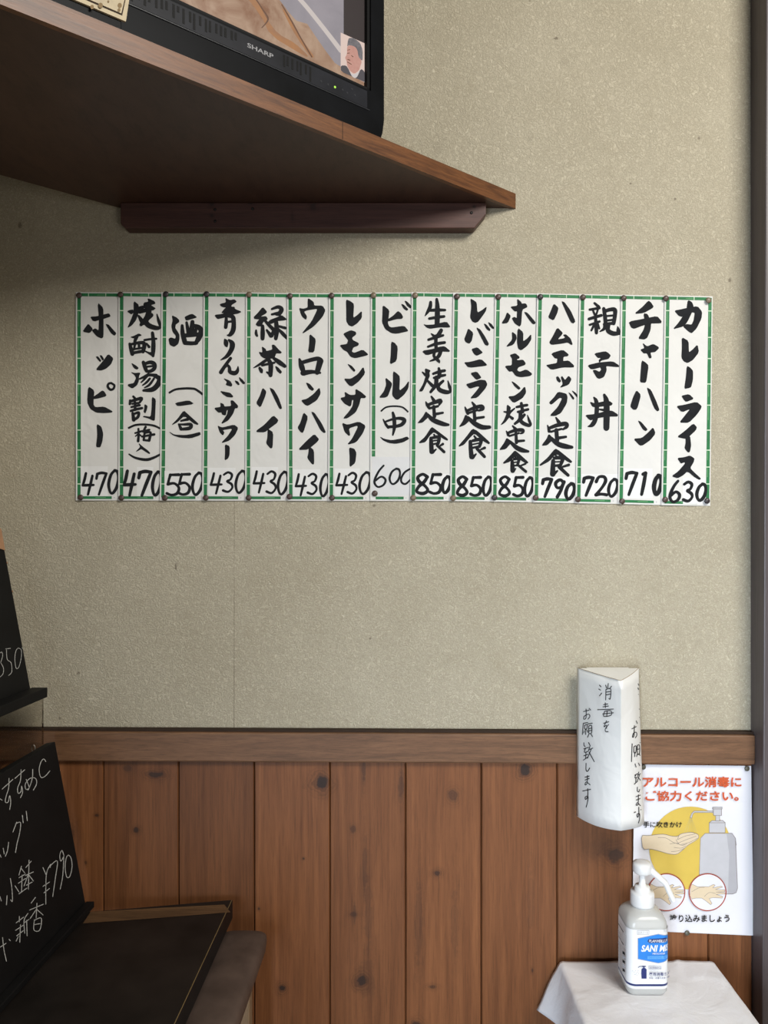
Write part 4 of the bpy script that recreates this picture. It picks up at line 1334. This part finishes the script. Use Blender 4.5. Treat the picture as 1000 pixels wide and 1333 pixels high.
for k in range(K):
    s0_, s1_ = -tot+2*tot*k/K, -tot+2*tot*(k+1)/K
    lab.face([lp(s0_, ZL0, ro), lp(s1_, ZL0, ro), lp(s1_, ZL1, ro), lp(s0_, ZL1, ro)], 0, True)
lob = lab.build('label', M_label, bottle, merge=True)
LP = MB(); LLv = [0]
DF = 1.355 + BY - HB
def ls(tx, ty):                                       # tile pixel -> label coordinates
    px, py = 785+tx/6.664, 1105+ty/6.664
    return (px-500)*DF*1e-3 - BX, 1.42-(py-666.5)*DF*1e-3
def lf(polys, mi, tile=True):
    LLv[0] += 1; o = ro + .00012*LLv[0]
    for P in polys:
        # cut long pieces so that they follow the rounded corner
        Pq = [ls(*p) if tile else p for p in P]
        out_ = []
        for a_, b2 in zip(Pq, Pq[1:]+Pq[:1]):
            m_ = max(1, int(abs(b2[0]-a_[0])/.003)); out_ += [(a_[0]+(b2[0]-a_[0])*k/m_, a_[1]+(b2[1]-a_[1])*k/m_) for k in range(m_)]
        LP.face([lp(s, z, o) for s, z in out_], mi)
def colm(P, n=24):                                    # slice a convex polygon into vertical columns
    xs = [p[0] for p in P]; a_, b2 = min(xs), max(xs); out_ = []
    def span(x):
        ys = []
        for p, q in zip(P, P[1:]+P[:1]):
            if (p[0]-x)*(q[0]-x) <= 0 and p[0] != q[0]: ys.append(p[1]+(q[1]-p[1])*(x-p[0])/(q[0]-p[0]))
        return min(ys), max(ys)
    for k in range(n):
        xa, xb_ = a_+(b2-a_)*(k+.001)/n, a_+(b2-a_)*(k+.999)/n; l0, h0 = span(xa); l1, h1 = span(xb_)
        out_.append([(xa, l0), (xb_, l1), (xb_, h1), (xa, h0)])
    return out_
hexa = [(305,777),(480,740),(655,777),(655,952),(480,988),(305,952)]
lf(colm([(300,772),(480,735),(660,772),(660,957),(480,993),(300,957)]), 6); lf(colm(hexa), 1)
lf(colm([(385,800),(395,780),(545,772),(580,790),(572,810),(400,816)]), 2)
lf(text_polys('PLANVEILLUR', 398, 785, 570, 810, .01, .2), 0)
lf(text_polys('SANI MIST', 330, 832, 632, 890, .035, .22), 0)
lf(text_polys('MEDICATED', 428, 899, 540, 913, .01, .1), 0)
lf(colm([(385,925),(575,925),(575,952),(385,952)], 8), 3); lf(text_polys('SANITIZING MIST', 395, 930, 565, 946, .0), 1)
for r_ in ([(297,705),(398,705),(398,738),(297,738)],): lf(outline(r_, 2.5), 4)
lf(text_polys('エタノール', 303, 712, 392, 732), 4); lf(text_polys('アルコール', 525, 700, 620, 722), 4)
lf(colm([(332,1040),(345,1028),(362,1028),(376,1040),(376,1120),(332,1120)], 6), 2)
lf([[(348,1012),(358,1012),(358,1030),(348,1030)]], 2); lf([[(335,1010),(370,1010),(370,1018),(335,1018)]], 2)
lf(stroke_polys([(338,1013,5),(315,1014,5),(302,1026,4)]), 2)
for (x, y) in ((255,1055),(268,1062),(280,1050),(285,1070),(270,1080),(290,1085),(298,1060),(305,1075),(300,1045),(278,1078)): lf([ellipse(x, y, 4, 3, 6)], 4)
lf(outline([(392,1007),(500,1007),(500,1031),(392,1031)], 2), 2); lf(text_polys('指定医薬部外品', 397, 1011, 496, 1028), 2)
lf(text_polys('プランベール', 395, 1040, 470, 1052), 4)
lf(text_polys('薬用消毒ミスト', 393, 1060, 612, 1090, .02), 2); lf(text_polys('手指・皮膚の洗浄・消毒', 393, 1101, 590, 1116, .01), 2)
zs0, zs1 = ls(0, 1190)[1], ls(0, 1172)[1]
for k in range(K):
    s0_, s1_ = -tot+2*tot*k/K, -tot+2*tot*(k+1)/K
    LP.face([lp(s0_, zs0, ro+.0002), lp(s1_, zs0, ro+.0002), lp(s1_, zs1, ro+.0002), lp(s0_, zs1, ro+.0002)], 2)
# printing on the left side of the label
sL = -((HA-HR)+HR*math.pi/2)
def side(a_, z0, c_, z1, mi): lf([[(sL-a_, ZL0+z0), (sL-c_, ZL0+z0), (sL-c_, ZL0+z1), (sL-a_, ZL0+z1)]], mi, False)
def sbox(a_, z0, c_, z1): lf(outline([(sL-a_, ZL0+z0), (sL-c_, ZL0+z0), (sL-c_, ZL0+z1), (sL-a_, ZL0+z1)], .0004), 4, False)
side(.004,.084,.030,.086,5); side(.004,.064,.030,.066,5)
sbox(-.002,.067,.008,.083); sbox(-.002,.008,.008,.020); sbox(-.002,.021,.008,.060)
for k in range(14): side(.010, .010+.0038*k, .030-.006*(k % 3)/2, .0113+.0038*k, 4)
for k in range(5): side(.000, .024+.007*k, .006, .0285+.007*k, 4 if k % 2 else 5)
for k in range(4): side(.010, .069+.0034*k, .028, .0702+.0034*k, 4)
LP.build('print', [M_label, M_blue, M_navy, M_lblue, M_lgrey, M_ink, M_lgrey], lob)

# ------------------------------------------------------------------ dark table, partition, boards, chair
ZTB = .750
table = thing('table', 'dark low-lit table with worn wooden back edge in the left corner', 'table', (-.5, -.35, 0))
tq = [(-.2616, -.027), (-.285, -.675), (-.745, -.675), (-.745, -.110)]
mb = MB(); mb.prism([(x, y, ZTB-.032) for x, y in tq], [(x, y, ZTB) for x, y in tq], 0, 1); mb.build('tabletop', [M_black, M_tabletop], table, bevel=.0012, merge=True)
mb = MB()
pA = [at(300, 1188, 1.0), at(292, 1177, 1.0), at(205, 1183, 1.0), at(126, 1192, 1.0), at(112, 1203, 1.0), at(205, 1196, 1.0)]
def on_z(px, py, z): r = ray(px, py); return CAM + r*((z-CAM.z)/r.z)
mb.face([on_z(x, y, ZTB+.0004) for x, y in ((300,1187.5),(292,1177.5),(205,1182),(118,1187),(108,1202),(205,1195))]); mb.build('worn_edge', M_raw, table)
mb = MB(); e_a, e_b = Vector((-.2616-.0006, -.030, ZTB)), Vector((-.285-.0006, -.675, ZTB))
mb.para(e_a, e_b-e_a, (-.0010,0,0), (0,0,.0004)); mb.build('edge_trim', plain('worn_gold_edge', (.19,.13,.055), .5, .4), table)
for lx, ly in ((-.30,-.10),(-.31,-.63),(-.70,-.16),(-.70,-.63)):
    mb = MB(); mb.box(lx-.02, lx+.02, ly-.02, ly+.02, 0, ZTB-.032); mb.build('leg', M_black, table, bevel=.002)
E1 = Vector((-.064, -.52, 0))
part = thing('acrylic_partition', 'smoky translucent acrylic divider standing on the table behind the lower blackboard', 'divider', (-.6, -.3, ZTB))
mb = MB(); mb.para((-.579, -.058, ZTB), E1, (.004, 0, 0), (0, 0, .3565)); mb.build('panel', M_acryl, part)
def chalkboard(label, A, e1, C, th, ledge, name_parts, backing):
    A = Vector(A); e1 = Vector(e1); e2 = Vector(C) - A; nrm = e2.cross(e1).normalized()
    if nrm.x < 0: nrm = -nrm
    root = thing('blackboard', label, 'blackboard', A)
    mb = MB(); mb.para(A, e1, e2, -nrm*th); mb.build('board', M_board, root, bevel=.001)
    h, w = ledge
    mb = MB(); mb.para(A + Vector((0,0,-.001)) + nrm*.0, e1*1.0, Vector((w, 0, 0)), Vector((0, 0, h))); mb.build('ledge', M_board, root, bevel=.0012)
    if backing:
        mb = MB(); mb.para(A - nrm*(th+.0005) + e1*.03 + e2*.02, e1*.94, e2*.97, -nrm*.004); mb.build('backing', M_black, root)
    return root, A, e1, e2, nrm
def write(root, A, nrm, P, ox, oy, sc, w, name):
    rows_ = {}
    for st in P:
        x, y = st[0]; u = y + x*.62                        # the rows climb to the right
        key = 0 if u < 345 else 1 if u < 590 else 2 if u < 705 else 4 if x > 190 else 2 if u < 800 else 3
        mb = rows_.setdefault(key, MB())
        for poly in stroke_polys([(ox+x/sc, oy+y/sc, w) for x, y in st], 4):
            q = []
            for x, y in poly:
                r = ray(x, y); k = (A + nrm*.0008 - CAM).dot(nrm)/r.dot(nrm); q.append(CAM + r*k)
            mb.face(q)
    for mb in rows_.values(): mb.build(name, M_chalk, root)
r1 = chalkboard('blackboard chalked with price ¥790, standing on the table, the lower one', (-.503, -.058, .7540), (-.040, -.52, 0), (-.5555, -.058, 1.0325), .016, (.010, .014), None, True)
write(r1[0], r1[1], r1[4], strokes['B'], 0, 960, 3.571, .95, 'chalk_writing')
mb = MB(); rc = at(43.5, 974, 1.27); q = [rc + Vector((.0046*math.cos(2*math.pi*k/16)*.75, -.001, .0060*math.sin(2*math.pi*k/16))) for k in range(17)]
mb.tube(q, .0009, 8); mb.build('eyelet', M_steel, r1[0])
r2 = chalkboard('blackboard chalked with 850 and a chipped corner, above the acrylic divider, the upper one', (-.5945, -.058, 1.1085), E1, (-.6475, -.058, 1.392), .010, (.0165, .0265), None, False)
write(r2[0], r2[1], r2[4], strokes['U'], 0, 680, 4.038, .7, 'chalk_writing')
A, e1, e2, nn = r2[1:]
mb = MB(); mb.prism([A+e2*.87+nn*.0004, A+e2*1.0+nn*.0004, A+e2*1.0+e1*.10+nn*.0004, A+e2*.885+e1*.03+nn*.0004], [A+e2*.87+nn*.0011, A+e2*1.0+nn*.0011, A+e2*1.0+e1*.10+nn*.0011, A+e2*.885+e1*.03+nn*.0011]); mb.build('chipped_corner', M_chip, r2[0])
mb = MB()
for f_ in (.79, .62):
    mb.prism([A+e2*f_+nn*.0002, A+e2*(f_+.012)+nn*.0002, A+e2*(f_+.006)+e1*.004+nn*.0002], [A+e2*f_+nn*.0012, A+e2*(f_+.012)+nn*.0012, A+e2*(f_+.006)+e1*.004+nn*.0012])
mb.build('edge_chips', M_chip, r2[0])

chair = thing('chair', 'chair with padded brown vinyl back pushed in beside the dark table', 'chair', (-.34, -.3, 0))
mb = MB()
# rounded back pad, running away from the camera
def pad(c0, c1, hw, hz):
    ring = []; n_ = 20
    for k in range(n_):
        a_ = 2*math.pi*k/n_; cx, sx_ = math.cos(a_), math.sin(a_)
        ring.append((math.copysign(abs(cx)**.55, cx)*hw, math.copysign(abs(sx_)**.55, sx_)*hz))
    c0, c1 = Vector(c0), Vector(c1); vs = []; fs = []
    st = [(0, .25), (.012, .68), (.03, .9), (.07, 1), (.5, 1), (.93, 1), (.97, .9), (.988, .68), (1, .25)]
    for f_, k_ in st:
        c = c0*(1-f_)+c1*f_
        for dx, dz in ring: vs.append(c + Vector((dx*k_ if k_ > .9 else dx*(.5+.5*k_), 0, dz*k_)))
    m_ = len(ring)
    for j in range(len(st)-1):
        for k in range(m_): fs.append((j*m_+k, j*m_+(k+1) % m_, (j+1)*m_+(k+1) % m_, (j+1)*m_+k))
    mb.mesh(vs, fs, 0, True); mb.mesh(vs[:m_], [list(range(m_))[::-1]]); mb.mesh(vs[-m_:], [list(range(m_))])
pad((-.236, -.042, .695), (-.252, -.43, .695), .040, .018)
mb.build('backrest', M_vinyl, chair, merge=True)
mb = MB(); mb.box(-.62, -.26, -.42, -.06, .42, .46); mb.build('seat', M_vinyl, chair, bevel=.012)
for lx, ly, z1 in ((-.234, -.085, .688), (-.248, -.39, .688), (-.60, -.08, .42), (-.60, -.40, .42)):
    mb = MB(); mb.box(lx-.014, lx+.014, ly-.014, ly+.014, 0, z1); mb.build('leg', M_chairwood, chair, bevel=.003)
mb = MB(); mb.box(-.262, -.24, -.39, -.09, .30, .33); mb.build('stretcher', M_chairwood, chair, bevel=.002)
